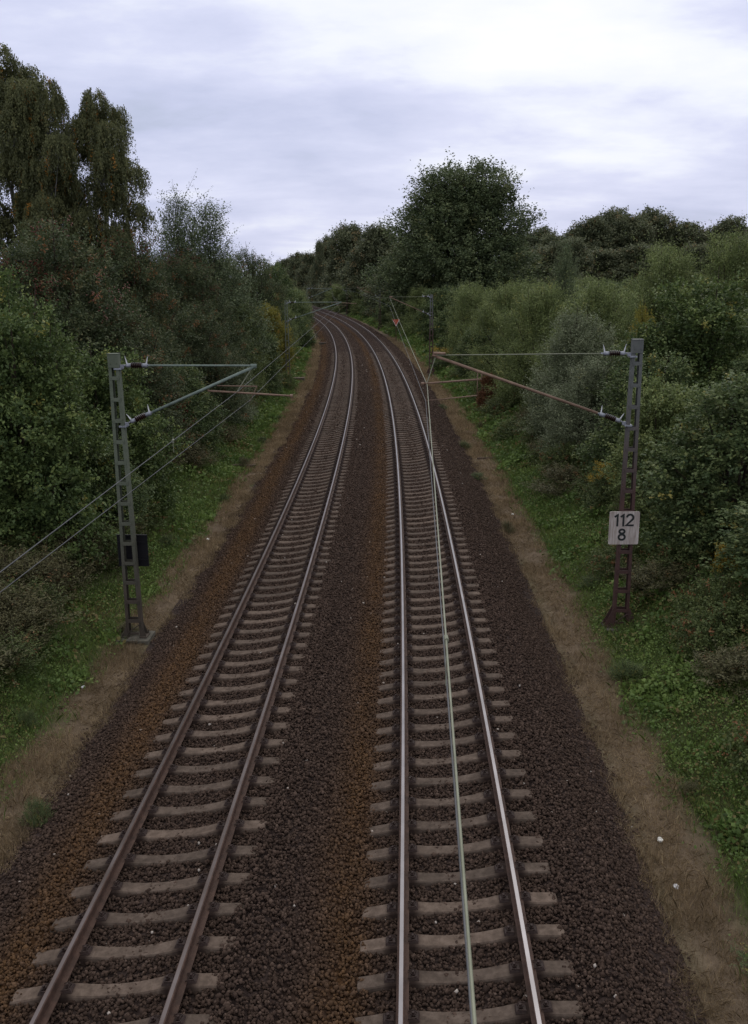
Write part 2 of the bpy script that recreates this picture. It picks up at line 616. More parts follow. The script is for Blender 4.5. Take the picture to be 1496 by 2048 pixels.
# ------------------------------------------------------------------ ground and track bed
def grid_sheet(name, ss, oo, mat, extra, sink=None):
    s2, o2 = np.meshgrid(ss, oo, indexing='ij')
    x, y, _ = track(s2, o2)
    z = ground(s2, o2)
    if sink:
        z = z - sink(s2, o2)
    n, m = s2.shape
    idx = np.arange(n * m).reshape(n, m)
    f = np.stack([idx[:-1, :-1], idx[:-1, 1:], idx[1:, 1:], idx[1:, :-1]], -1).reshape(-1, 4)
    me = bpy.data.meshes.new(name)
    me.from_pydata(np.stack([x, y, z], -1).reshape(-1, 3).tolist(), [], f.tolist())
    me.materials.append(mat)
    for k, fn in extra.items():
        a = me.attributes.new(k, 'FLOAT', 'POINT')
        a.data.foreach_set('value', fn(s2, o2).astype(np.float32).ravel())
    me.polygons.foreach_set('use_smooth', [True] * len(f))
    return me


def dryness(s, o):
    n = fbm(s * .7, o * .9, 31)
    w = (n - .5) * 1.9 + (fbm(s * 2.3, o * 2.3, 33) - .5) * 1.6
    l = np.clip(1 - np.abs((o + 5.18 + w * .26) / .60) ** 4, 0, 1)
    r = np.clip(1 - np.abs((o - 5.42 + w * .26) / .70) ** 4, 0, 1)
    return np.maximum(l, r)


ss = np.r_[np.arange(-14, 60, .5), np.arange(60, 200, 1.5), np.arange(200, 401, 5)]
bed_o = np.r_[-4.85, -4.5, -4.1, -3.75, np.arange(-3.6, -.6, .12), -.55, -.2, .2, .55, np.arange(.64, 3.8, .12), 3.85, 4.2, 4.6, 4.95]
tag(link('ballast_bed', grid_sheet('ballast_bed', ss, bed_o, M['ballast'], {'rust': rust},
    lambda s, o:   .034 * np.clip((4.8 - np.abs(o)) / .5, 0, 1) + .018 * np.clip((1.30 - np.abs(np.abs(o) - 2.05)) / .15, 0, 1))), kind='structure')
lo = np.r_[-70, -50, -35, -25, -20, -16, np.arange(-14.5, -4.9, .4), -4.85]
ro = np.r_[4.95, np.arange(5.3, 14.6, .4), 16, 20, 25, 35, 50, 70]
tag(link('terrain', grid_sheet('terrain', ss, lo, M['soil'], {'dry': dryness})), kind='structure')
tag(link('terrain', grid_sheet('terrain', ss, ro, M['soil'], {'dry': dryness})), kind='structure')
gx = np.r_[-3000, -1500, -700, -400, np.arange(-300, 301, 20), 400, 700, 1500, 3000]
gy = np.r_[-600, -200, np.arange(-60, 601, 20), 800, 1200, 2000, 3500]
mb = MB()
for i in range(len(gx) - 1):
    for j in range(len(gy) - 1):
        corners = [(gx[i], gy[j]), (gx[i + 1], gy[j]), (gx[i + 1], gy[j + 1]), (gx[i], gy[j + 1])]
        near = False
        for cx_, cy_ in corners + [((gx[i] + gx[i + 1]) / 2, (gy[j] + gy[j + 1]) / 2)]:
            s_, o_ = frenet(cx_, cy_)
            if abs(o_) < 45 and -14 < cy_ and s_ < 399:
                near = True
        if not near:
            mb.add([(a, b, 1.5 + .3 * math.sin(a * .02) * math.cos(b * .017)) for a, b in corners], [(0, 1, 2, 3)])
me = mb.mesh('meadow', M['soil'])
tag(link('meadow', me), kind='structure')

# ballast stones: angular lumps
def stones():
    out_v, out_t, out_r = [], [], []
    for s0, s1, dens, size in ((2.2, 20, 820, .037), (20, 38, 560, .042), (38, 70, 210, .058), (70, 120, 85, .08), (120, 200, 40, .10)):
        n = int((s1 - s0) * 10.2 * dens)
        s = rng.uniform(s0, s1, n)
        o = rng.uniform(-5.05, 5.2, n)
        edge = np.where(o < 0, (-4.55 - o), (o - 4.7)) + (fbm(s * .9, o * .0, 12) - .5) * .9
        keep = rng.random(n) > np.clip(edge / .35, 0, 1)
        s, o = s[keep], o[keep]
        n = len(s)
        x, y, _ = track(s, o)
        z = ground(s, o) + rng.uniform(-.034, .008, n) - .018 * np.clip((1.30 - np.abs(np.abs(o) - 2.05)) / .15, 0, 1) \
            + .022 * np.clip(1 - np.abs(np.abs(np.abs(o) - 2.05) - 1.28) / .34, 0, 1) * (.6 + .8 * fbm(s * 2.2, o * 2, 85)) + .030 * np.clip(1 - np.abs(o + .72) / .42, 0, 1) * (fbm(s * 1.6, o, 83) + .35)
        base = np.array([(a, b, c) for c in (-1, 1) for a, b in ((-1, -1), (1, -1), (1, 1), (-1, 1))], float)
        v = base[None] * rng.uniform(.45, 1.0, (n, 8, 3))
        v *= (rng.uniform(.75, 1.3, (n, 1, 3)) * size * rng.lognormal(0, .22, (n, 1, 1)) * .5)
        q = norm(rng.normal(size=(n, 4)))
        w_, a_, b_, c_ = q.T
        Rm = np.stack([1 - 2 * (b_ * b_ + c_ * c_), 2 * (a_ * b_ - c_ * w_), 2 * (a_ * c_ + b_ * w_),
                       2 * (a_ * b_ + c_ * w_), 1 - 2 * (a_ * a_ + c_ * c_), 2 * (b_ * c_ - a_ * w_),
                       2 * (a_ * c_ - b_ * w_), 2 * (b_ * c_ + a_ * w_), 1 - 2 * (a_ * a_ + b_ * b_)], -1).reshape(n, 3, 3)
        v = np.einsum('nij,nkj->nki', Rm, v) + np.stack([x, y, z], -1)[:, None]
        out_v.append(v)
        t = rng.beta(2.2, 2.6, n) * .95
        t[rng.random(n) < .0010] = 1.0
        out_t.append(t)
        out_r.append(rust(s, o) * rng.uniform(.5, 1.1, n).clip(0, 1))
    v = np.concatenate(out_v)
    n = len(v)
    faces = np.array([(3, 2, 1, 0), (4, 5, 6, 7), (0, 1, 5, 4), (1, 2, 6, 5), (2, 3, 7, 6), (3, 0, 4, 7)], np.int32)
    me = bpy.data.meshes.new('ballast_stones')
    me.vertices.add(n * 8)
    me.vertices.foreach_set('co', v.astype(np.float32).ravel())
    idx = (faces[None] + (np.arange(n, dtype=np.int32) * 8)[:, None, None]).ravel()
    me.loops.add(len(idx))
    me.loops.foreach_set('vertex_index', idx)
    me.polygons.add(n * 6)
    me.polygons.foreach_set('loop_start', np.arange(0, n * 24, 4, dtype=np.int32))
    me.polygons.foreach_set('loop_total', np.full(n * 6, 4, dtype=np.int32))
    for k, a in (('tint', np.concatenate(out_t)), ('rust', np.concatenate(out_r))):
        at = me.attributes.new(k, 'FLOAT', 'POINT')
        at.data.foreach_set('value', np.repeat(a.astype(np.float32), 8))
    me.materials.append(M['stone'])
    me.update(calc_edges=True)
    tag(link('ballast_stones', me), 'loose dark brown ballast stones heaped between and beside the two tracks', 'ballast', kind='stuff')


stones()

# ------------------------------------------------------------------ rails
PROF = [(-.075, -.172), (-.075, -.160), (-.012, -.146), (-.009, -.130), (-.009, -.055), (-.014, -.046), (-.036, -.040), (-.036, -.010),
        (-.024, 0), (.024, 0), (.036, -.010), (.036, -.040), (.014, -.046), (.009, -.055), (.009, -.130), (.012, -.146), (.075, -.160), (.075, -.172)]


def rail(oc, d, label):
    st = np.r_[np.arange(-6, 200, .6), np.arange(200, 301, 2)]
    ca = math.atan(CANT)
    x, y, th = track(st, oc + d)
    zc = CANT * d
    n = len(PROF)
    vs, fs, mi = [], [], []
    for i in range(len(st)):
        for px_, pz_ in PROF:
            lx = px_ * math.cos(ca) - pz_ * math.sin(ca)
            lz = px_ * math.sin(ca) + pz_ * math.cos(ca)
            vs.append((x[i] + lx * math.cos(th[i]), y[i] + lx * math.sin(th[i]), zc + lz))
    for i in range(len(st) - 1):
        for k in range(n):
            fs.append((i * n + k, i * n + (k + 1) % n, (i + 1) * n + (k + 1) % n, (i + 1) * n + k))
            mi.append(1 if k == 8 else 0)
    me = bpy.data.meshes.new('rail')
    me.from_pydata(vs, [], fs)
    me.materials.append(M['rust_steel'])
    me.materials.append(M['polished'] if oc > 0 else M['dull_head'])
    me.polygons.foreach_set('material_index', mi)
    bm = bmesh.new()
    bm.from_mesh(me)
    bmesh.ops.recalc_face_normals(bm, faces=bm.faces)
    bm.to_mesh(me)
    bm.free()
    tag(link('rail', me), label, 'rail', 'running rails of the two curved tracks')


LT, RT = -SEP / 2, SEP / 2
rail(LT, -.7525, 'brown outer rail of the track beside the black board, edged by orange rusty ballast')
rail(LT, .7525, 'browned inner rail of the track beside the black board, facing the other track')
rail(RT, -.7525, 'bright polished rail running straight up beside the orange streak between the tracks')
rail(RT, .7525, 'shiny rail on the side of the numbered mast, crossed by the overhead wire')


# ------------------------------------------------------------------ sleepers
def sleeper_mesh():
    xs = [-1.30, -1.285, -1.05, -.93, -.60, -.52, -.40, -.22, 0, .22, .40, .52, .60, .93, 1.05, 1.285, 1.30]
    zt = [-.042, -.034, -.014, 0, 0, -.010, -.030, -.047, -.053, -.047, -.030, -.010, 0, 0, -.014, -.034, -.042]
    vs, fs = [], []
    for x, z in zip(xs, zt):
        e = .985 if abs(x) > 1.29 else 1
        mid = 1 - .10 * max(0, 1 - abs(x) / .5)
        vs += [(x, -.150 * mid, -.21), (x, -.112 * mid * e, z - .016), (x, -.098 * mid * e, z), (x, .098 * mid * e, z), (x, .112 * mid * e, z - .016), (x, .150 * mid, -.21)]
    n = 6
    for i in range(len(xs) - 1):
        for k in range(n):
            fs.append((i * n + k, (i + 1) * n + k, (i + 1) * n + (k + 1) % n, i * n + (k + 1) % n))
    fs += [tuple(reversed(range(n))), tuple(range(len(vs) - n, len(vs)))]
    fs = [tuple(reversed(f)) for f in fs]
    return vs, fs


mb = MB()
mb.add(*sleeper_mesh())
sl_me = mb.mesh('sleeper', M['concrete'])
mb = MB()                                           # tension clip: angled plate, spring loops, screw with washer
mb.prism([(-.075, -.07, .001), (.05, -.07, .001), (.05, .07, .001), (-.075, .07, .001)], [(-.06, -.055, .03), (.05, -.055, .022), (.05, .055, .022), (-.06, .055, .03)])
mb.tube([(.055, -.06, .034), (.0, -.062, .046), (-.045, -.045, .036), (-.02, -.012, .040), (.02, 0, .042), (-.02, .012, .040), (-.045, .045, .036), (.0, .062, .046), (.055, .06, .034)], .0075, 5)
mb.tube([(-.01, 0, .028), (-.01, 0, .048)], .026, 8)
mb.tube([(-.01, 0, .048), (-.01, 0, .078)], .017, 6)
clip_me = mb.mesh('rail_clip', M['clip'])


def make_sleeper(k, oc, phase, lab, parts=True):
    s = phase + SP * k
    x, y, th = track(s, oc)
    o = link('sleeper', sl_me)
    o.location = (float(x), float(y), -.180)
    rz = float(th) + random.uniform(-.006, .006)
    o.rotation_euler = Matrix.Rotation(rz, 3, 'Z').to_4x4().to_3x3().__matmul__(Matrix.Rotation(-math.atan(CANT), 3, 'Y')).to_euler()
    tag(o, lab, 'sleeper', 'concrete sleepers of the two tracks')
    if parts:
        for cx_, mir in ((-.7525 - .135, 0), (-.7525 + .135, 1), (.7525 - .135, 0), (.7525 + .135, 1)):
            c = link('rail_clip', clip_me, o)
            c.location = (cx_, 0, 0)
            if mir:
                c.rotation_euler = (0, 0, math.pi)
    return o


LAB_L = 'pale concrete sleeper bedded in dark ballast under the track beside the black board'
LAB_R = 'pale concrete sleeper bedded in dark ballast under the track below the overhead wire'
PH_L, PH_R = 5.03, 4.722
marked = None
for k in range(-2, 148):
    a = make_sleeper(k, LT, PH_L, LAB_L, k < 60)
    make_sleeper(k, RT, PH_R, LAB_R, k < 60)
    if k == 0:
        marked = a
mb = MB()
vs, fs = sleeper_mesh()
ca = -math.atan(CANT)
for oc, ph in ((LT, PH_L), (RT, PH_R)):
    for k in range(148, 420):
        s = ph + SP * k
        x, y, th = track(s, oc)
        T = Matrix.Translation((float(x), float(y), -.18)) @ Matrix.Rotation(float(th), 4, 'Z') @ Matrix.Rotation(ca, 4, 'Y')
        mb.add([T @ Vector(v) for v in vs], fs)
tag(mb.build('distant_sleepers', M['concrete']), 'close rows of sleepers under both tracks where they bend away far off', 'sleepers', kind='stuff')


# ------------------------------------------------------------------ overhead line
def insulator(parent, a, b):
    """brown ribbed insulator with grey sockets and two horns, from a to b (local coordinates)"""
    a, b = Vector(a), Vector(b)
    d = (b - a).normalized()
    L_ = (b - a).length
    up = Vector((0, 0, 1))
    up = (up - d * up.dot(d)).normalized()
    mb = MB()
    mb.tube([a, a + d * L_ * .10], .018, 8)
    mb.tube([a + d * L_ * .10, a + d * L_ * .13, a + d * L_ * .30], [.036, .05, .05], 10)
    mb.tube([a + d * L_ * .70, a + d * L_ * .87, a + d * L_ * .90], [.05, .05, .036], 10)
    mb.tube([a + d * L_ * .90, b], .020, 8)
    mb.tube([a + d * L_ * .28, a + d * L_ * .72], .028, 8)
    body = mb.build('insulator', M['galv'], parent, True)
    pts, rad = [], []
    for i in range(6):
        t = .30 + .4 * i / 6
        pts += [a + d * L_ * t, a + d * L_ * (t + .018), a + d * L_ * (t + .030), a + d * L_ * (t + .048)]
        rad += [.034, .072, .072, .034]
    mb = MB()
    mb.tube(pts, rad, 12)
    mb.build('shed_stack', M['porcelain'], body)
    for t, lean in ((.14, -.03), (.86, .03)):
        mb = MB()
        p = a + d * L_ * t
        mb.tube([p + up * .04, p + up * .11 + d * lean * .5, p + up * .21 + d * lean * 1.4], [.018, .014, .003], 6)
        mb.build('arcing_horn', M['horn'], body)
    return body


def mast(x, y, zb, rz, side, zt, tip, root_z, rusty, label, wires_z, lower=True, flare=False):
    """lattice mast of two channels; local +X points to its track after mirroring by side (+1: track on its right)"""
    zb += .13
    root = empty('catenary_mast', (x, y, zb), rz)
    tag(root, label, 'mast', 'lattice catenary masts along the line')
    mm = M['mast_rust'] if rusty else M['mast_grey']
    H_ = zt - zb
    wb, wt, ch, dp, t = .40, .235, .074, .17, .012

    def hw(z):
        return (wb + (wt - wb) * z / H_) / 2
    for sg in (-1, 1):
        mb = MB()
        for (u0, u1, v0, v1) in ((0, t, -dp / 2, dp / 2), (t, ch, -dp / 2, -dp / 2 + t), (t, ch, dp / 2 - t, dp / 2)):
            ring = []
            for z in (0, H_):
                h = hw(z)
                ring.append([(sg * (h - u), v, z) for u, v in ((u0, v0), (u1, v0), (u1, v1), (u0, v1))])
            mb.prism(ring[0], ring[1])
        mb.build('chord', mm, root)
    nb = int((H_ - .5) / .52)
    for i in range(nb + 1):
        z = .42 + i * (H_ - .95) / nb
        h = hw(z) - .02
        for v in (-dp / 2 - .008, dp / 2 + .008):
            mb = MB()
            mb.box((0, v, z), (2 * h, .010, .085))
            for sg in (-1, 1):
                mb.tube([(sg * (h - .035), v, z), (sg * (h - .035), v + math.copysign(.014, v), z)], .011, 6)
            mb.build('batten_plate', mm, root)
    mb = MB()
    h = hw(H_) + .004
    for v in (-dp / 2 - .009, dp / 2 + .009):
        mb.box((0, v, H_ - .14), (2 * h, .012, .30))
    mb.box((0, 0, H_ + .016), (2 * h + .01, dp + .05, .012))
    for sg in (-1, 1):
        mb.tube([(sg * (h - .05), -dp / 2 - .015, H_ - .2), (sg * (h - .05), -dp / 2 - .032, H_ - .2)], .012, 6)
    mb.build('head_plate', mm, root)
    mb = MB()                                       # splayed foot: gussets, base angles, anchor bolts
    for sg in (-1, 1):
        for v in (-dp / 2 - .012, dp / 2 + .012):
            sp = .22 if flare else .10
            mb.prism([(sg * (hw(0) - .05), v - .006, .02), (sg * (hw(0) + sp), v - .006, .02), (sg * (hw(.5) - .01), v - .006, .52 if flare else .34)],
                     [(sg * (hw(0) - .05), v + .006, .02), (sg * (hw(0) + sp), v + .006, .02), (sg * (hw(.5) - .01), v + .006, .52 if flare else .34)])
        mb.box((sg * (hw(0) + .03), 0, .02), (.26 if flare else .18, dp + .16, .03))
        for v in (-.13, .13):
            mb.tube([(sg * (hw(0) + .09), v, .03), (sg * (hw(0) + .09), v, .12)], .014, 6)
    mb.tube([(-hw(0) + .05, -dp / 2 - .02, .12), (hw(0) - .05, -dp / 2 - .02, .34)], .012, 5)
    mb.box((0, -dp / 2 - .006, .10), (2 * hw(0) - .18, .012, .06))
    mb.build('foot', mm, root)
    mb = MB()
    mb.prism([(-.42, -.36, -.45), (.42, -.36, -.45), (.42, .36, -.45), (-.42, .36, -.45)], [(-.40, -.34, .0), (.40, -.34, .0), (.40, .34, .0), (-.40, .34, .0)])
    mb.build('foundation', M['foundation'], root)

    def P(lx, z, ly=0.0):                           # across-track metres from the mast axis, height above rail plane
        return Vector((side * lx, ly, z - zb))
    reach, tz = tip
    # brackets
    for z in (tz + .0, root_z - .02):
        mb = MB()
        hz = hw(z - zb)
        mb.box((side * (hz - .03), 0, z - zb - .05), (.17, dp + .06, .035))
        mb.box((side * (hz + .05), 0, z - zb), (.09, .05, .07))
        mb.build('bracket', M['galv'], root)
    a0 = P(hw(tz - zb) + .08, tz + .02)
    tp = P(reach, tz)
    d = (tp - a0).normalized()
    insulator(root, a0, a0 + d * .62)
    mb = MB()
    mb.tube([a0 + d * .60, tp], .011 if rusty else .021, 8)
    mb.build('top_tube', M['wire'] if rusty else M['verdigris'], root, True)
    b0 = P(hw(root_z - zb) + .08, root_z)
    d2 = (tp + Vector((0, 0, -.03)) - b0).normalized()
    insulator(root, b0, b0 + d2 * .66)
    mb = MB()
    mb.tube([b0 + d2 * .64, tp + Vector((0, 0, -.03))], .034, 10)
    if rusty:
        mb.tube([tp + Vector((side * -.02, 0, -.03)), tp + Vector((side * .09, 0, 0)), tp + Vector((side * .06, 0, .05)), tp + Vector((-side * .22, 0, .035))], [.035, .034, .03, .03], 8)
    else:
        mb.box(tp + Vector((0, 0, -.01)), (.13, .06, .09))
    mb.build('strut_tube', M['copper'] if rusty else M['verdigris'], root, True)

    def on_strut(lx):
        q = b0 + d2 * ((lx - abs(b0.x)) / abs(d2.x))
        return q
    wu, wlo = wires_z                               # (across, z) of both wires at the mast
    mb = MB()
    mb.tube([tp, P(*wu)], .012, 6)
    mb.build('hanger_rod', M['wire'], root)
    if lower:
        # registration tube with its clamp on the strut
        lx0 = wu[0] - (.66 if not rusty else 1.28)
        q0 = P(lx0, wu[1] + (.035 if not rusty else .10))
        q1 = P(wu[0] + (1.25 if not rusty else .10), wu[1] - (.09 if not rusty else .0))
        mb = MB()
        mb.tube([q0, q1], .022, 8)
        mb.tube([on_strut(lx0), q0], .014, 6)
        mb.box(q1, (.07, .07, .07))
        mb.build('registration_tube', M['copper'], root, True)
        q2 = P(lx0 + (.22 if not rusty else .1), wlo[1] + (.38 if not rusty else .11))
        q3 = P(lx0 + (1.13 if not rusty else 1.05), wlo[1] + (.36 if not rusty else .01))
        mb = MB()
        mb.tube([q2, q3], .014, 6)
        mb.tube([q2, on_strut(abs(q2.x))], .010, 6)
        mb.tube([q3, P(*wlo)], .008, 6)
        mb.build('steady_arm', M['copper'], root, True)
    return root


mast(-5.88, 21.03, -.72, -.035, 1, 6.25, (3.18, 5.98), 4.68, False, 'green grey lattice mast with the black board on it', ((2.77, 5.38), (3.05, 5.15)))
mast(6.09, 21.35, -.68, -.035, -1, 6.45, (4.62, 6.13), 4.55, True, 'rust brown lattice mast carrying the white 112 8 board', ((4.83, 5.47), (4.86, 5.08)), flare=True)
_, _, t2 = track(77, 0)
mast(5.11, 80.92, -.62, float(t2), -1, 6.26, (3.55, 6.1), 4.6, True, 'second lattice mast beyond the numbered one, beside the yellow goldenrod', ((3.62, 6.05), (3.6, 5.35)), lower=False, flare=True)
mast(-6.80, 74.0, -.66, float(t2), 1, 6.02, (4.3, 5.9), 4.55, False, 'grey lattice mast with its foot in weeds before the dark bend bushes', ((4.27, 5.86), (4.22, 5.3)), lower=True)
_, _, t3 = track(145, 0)
mast(1.21, 149.62, -.62, float(t3), -1, 6.34, (3.6, 6.1), 4.6, True, 'small distant lattice mast beyond the red triangle signal', ((3.62, 6.05), (3.6, 5.35)), lower=False, flare=True)
mast(-10.0, 145.0, -.62, float(t3), 1, 6.2, (3.7, 6.0), 4.6, False, 'thin distant mast where the tracks vanish behind leaves', ((3.68, 5.95), (3.66, 5.3)), lower=False)
_, _, t4 = track(204, 0)
mast(-5.6, 208.1, -.62, float(t4), -1, 6.4, (3.7, 6.1), 4.6, True, 'farthest lattice mast, dark against the wood at the bend', ((3.68, 6.05), (3.66, 5.35)), lower=False)


def span(points, sag):
    out = []
    for (a, b), sg in zip(zip(points[:-1], points[1:]), sag):
        a, b = Vector(a), Vector(b)
        for i in range(16):
            t = i / 16
            p = a.lerp(b, t)
            p.z -= 4 * sg * t * (1 - t)
            out.append(p)
    out.append(Vector(points[-1]))
    return out


def wire(name, pts, sag, r, mat, label, clamps=()):
    p = span(pts, sag)
    mb = MB()
    mb.tube(p, r, 6)
    o = mb.build(name, mat)
    tag(o, label, 'wire', 'overhead wires')
    for c, d in clamps:
        mb = MB()
        mb.tube([Vector(c) + Vector((-.0, -.035, 0)), Vector(c) + Vector((0, .035, 0))], .016, 8)
        mb.box(Vector(c) + Vector((.0, 0, -.022)), (.026, .024, .045))
        if d:
            mb.tube([Vector(c), Vector(c) + Vector((0, 0, -d))], .004, 5)
        mb.build('dropper_clamp', M['wire'], o)
    return o


def at_mast(x, y, th, lx):
    return x + lx * math.cos(th), y + lx * math.sin(th)


r2 = at_mast(5.11, 80.92, float(t2), -3.6)
r3 = at_mast(1.21, 149.62, float(t3), -3.6)
r4 = at_mast(-5.6, 208.1, float(t4), -3.66)
l2 = at_mast(-6.8, 74.0, float(t2), 4.25)
l3 = at_mast(-10.0, 145.0, float(t3), 3.68)
xr, yr, _ = track(262, RT)
xl, yl, _ = track(215, LT)
wire('messenger_wire', [(-1.585, -36, 5.47), (1.26, 21.35, 5.47), (*r2, 6.05), (*r3, 6.05), (*r4, 6.05), (float(xr), float(yr), 6.05)], (.0, .06, .5, .4, .4), .0070, M['wire'],
     'thick greenish overhead wire running up the picture above the numbered track', [((.50, 6.0, 5.47), .36), ((.995, 16.0, 5.47), .38)])
wire('contact_wire', [(-1.43, -36, 5.10), (.368, 2.97, 5.10), (1.23, 21.35, 5.08), (*r2, 5.35), (*r3, 5.35), (*r4, 5.35), (float(xr), float(yr), 5.35)], (0, .0, .04, 0, 0, 0), .0060, M['wire_grey'],
     'thinner wire hanging just under the greenish wire above the numbered track')
wire('messenger_wire', [(-4.22, -36, 5.40), (-3.11, 21.03, 5.38), (*l2, 5.86), (*l3, 5.95), (float(xl), float(yl), 5.95)], (.0, .05, .4, .4), .0056, M['wire_grey'],
     'upper of two slanting overhead wires crossing in front of the green grey mast', [((-3.235, 14.6, 5.395), .2)])
wire('contact_wire', [(-5.36, -36, 5.15), (-2.87, 21.06, 5.15), (*l2, 5.30), (*l3, 5.30), (float(xl), float(yl), 5.30)], (0, 0, 0, 0), .0046, M['wire_grey'],
     'lower of two slanting overhead wires crossing in front of the green grey mast')


# ------------------------------------------------------------------ boards and signals
def ribbon(mb, pts, w, y0, y1, closed=False):
    """flat stroke of constant width with mitred joints in the XZ plane, from depth y0 to y1"""
    n = len(pts)
    Lp, Rp = [], []
    for i in range(n):
        p = Vector(pts[i])
        a = Vector(pts[(i - 1) % n]) if (closed or i) else None
        b = Vector(pts[(i + 1) % n]) if (closed or i < n - 1) else None
        d0 = (p - a).normalized() if a is not None else (b - p).normalized()
        d1 = (b - p).normalized() if b is not None else d0
        n0, n1 = Vector((-d0.y, d0.x)), Vector((-d1.y, d1.x))
        m = (n0 + n1)
        m = n0 if m.length < 1e-4 else m.normalized()
        k = min(1 / max(m.dot(n0), .3), 1.9)
        Lp.append(p + m * w / 2 * k)
        Rp.append(p - m * w / 2 * k)
    vs = []
    for q in (Lp, Rp):
        vs += [(v.x, y0, v.y) for v in q] + [(v.x, y1, v.y) for v in q]
    fs = []
    rngs = range(n) if closed else range(n - 1)
    for i in rngs:
        j = (i + 1) % n
        fs += [(i, j, 2 * n + j, 2 * n + i), (n + j, n + i, 3 * n + i, 3 * n + j), (j, i, n + i, n + j), (2 * n + i, 2 * n + j, 3 * n + j, 3 * n + i)]
    if not closed:
        fs += [(0, 2 * n, 3 * n, n), (n - 1, 2 * n - 1, 4 * n - 1, 3 * n - 1)]
    mb.add(vs, fs)


def arc(cx, cz, rx, rz, a0, a1, n=16):
    return [(cx + rx * math.cos(R(a0 + (a1 - a0) * i / n)), cz + rz * math.sin(R(a0 + (a1 - a0) * i / n))) for i in range(n + 1)]


# white board 0.72 x 0.78 m, rounded corners, number 112 over 8
sgn = empty('kilometre_board', (6.015, 21.225, 2.00), -.02)
tag(sgn, 'white streaked board reading 112 over 8 on the rusty mast', 'sign')
mb = MB()
w_, h_, r_ = .36, .41, .035
ring = []
for cx_, cz_, a0 in ((w_ - r_, h_ - r_, 0), (-w_ + r_, h_ - r_, 90), (-w_ + r_, -h_ + r_, 180), (w_ - r_, -h_ + r_, 270)):
    ring += [(cx_ + r_ * math.cos(R(a0 + 22.5 * i)), cz_ + r_ * math.sin(R(a0 + 22.5 * i))) for i in range(5)]
mb.prism([(a, 0, b) for a, b in ring], [(a, .022, b) for a, b in ring])
mb.build('board', M['board_white'], sgn)
mb = MB()
for z in (-.2, .25):
    mb.box((-.0, .032, z), (.5, .018, .05))
mb.build('mounting_bar', M['rust_steel'], sgn)
SW = .048


def digit(ch, x0, z0, hgt):
    mb = MB()
    if ch == '1':
        ribbon(mb, [(x0 - .062, z0 + hgt * .80), (x0 + .01, z0 + hgt * .97), (x0 + .01, z0)], SW, -.006, -.001)
    elif ch == '2':
        r = .076
        pts = arc(x0, z0 + hgt - r, r, r, 175, -35, 16)
        pts += [(x0 - .085, z0 + SW / 2), (x0 + .096, z0 + SW / 2)]
        ribbon(mb, pts, SW, -.006, -.001)
    elif ch == '8':
        ribbon(mb, arc(x0, z0 + hgt * .755, .062, hgt * .245 - SW / 2, 0, 345, 23), SW, -.006, -.001, True)
        ribbon(mb, arc(x0, z0 + hgt * .285, .074, hgt * .285 - SW / 2 + .004, 0, 345, 23), SW, -.0075, -.002, True)
    mb.build('numeral', M['ink'], sgn)


digit('1', -.178, .045, .29)
digit('1', -.036, .045, .29)
digit('2', .130, .045, .29)
digit('8', -.045, -.312, .302)

# black board seen from behind on the other mast
bb = empty('kilometre_board', (-5.835, 21.20, 1.54), -.05)
tag(bb, 'plain black back of a board on the green grey mast', 'sign')
mb = MB()
mb.prism([(-.37, 0, -.39), (.37, 0, -.39), (.37, 0, .39), (-.37, 0, .39)], [(-.37, .02, -.39), (.37, .02, -.39), (.37, .02, .39), (-.37, .02, .39)])
mb.build('board', M['board_black'], bb)
mb = MB()
for z in (-.22, .22):
    mb.box((0, -.016, z), (.70, .026, .035))
mb.box((0, -.012, .40), (.75, .05, .02))
mb.build('mounting_bar', M['board_black'], bb)

# orange red triangle signal on a slim post
tri = empty('triangle_signal', (3.05, 120.85, -.68), .05)
tag(tri, 'orange red triangle pointing down on a slim brown post', 'signal')
mb = MB()
mb.tube([(0, 0, 0), (0, 0, 2.6)], .045, 8)
mb.build('post', M['rust_steel'], tri)
mb = MB()
mb.prism([(-.48, -.06, 3.05), (0, -.06, 2.15), (.48, -.06, 3.05)], [(-.48, -.045, 3.05), (0, -.045, 2.15), (.48, -.045, 3.05)])
mb.build('signal_plate', M['red_sign'], tri)
mb = MB()
ribbon(mb, [(-.44, 3.02), (0, 2.21), (.44, 3.02)], .05, -.068, -.062)
mb.build('border_stripe', M['white_edge'], tri)

# ------------------------------------------------------------------ vegetation: plants built leaf by leaf
def clumps(g, h, r, n, base=.12, cz=.55, power=1.0, cone=False):
    """centres and radii of the leaf masses that make up a crown"""
    out = []
    for i in range(n):
        t = (i + .5) / n
        zz = base + (1 - base) * (t ** power) * .96
        prof = math.sin(math.pi * min(max((zz - base * .3) / (1.08 - base * .3), 0), 1) ** cz) ** .7
        if cone:
            prof = 1.15 * (1 - zz) ** .8 + .03
        a = i * 2.399 + g.uniform(-.5, .5)
        rr = r * prof * g.uniform(.35, .75)
        cr_ = r * g.uniform(.22, .46) * (.65 + .5 * prof)
        if cone:
            cr_ = r * (.12 + .34 * prof)
        out.append((np.array([rr * math.cos(a), rr * math.sin(a), zz * h - cr_ * .4]), cr_))
    return out


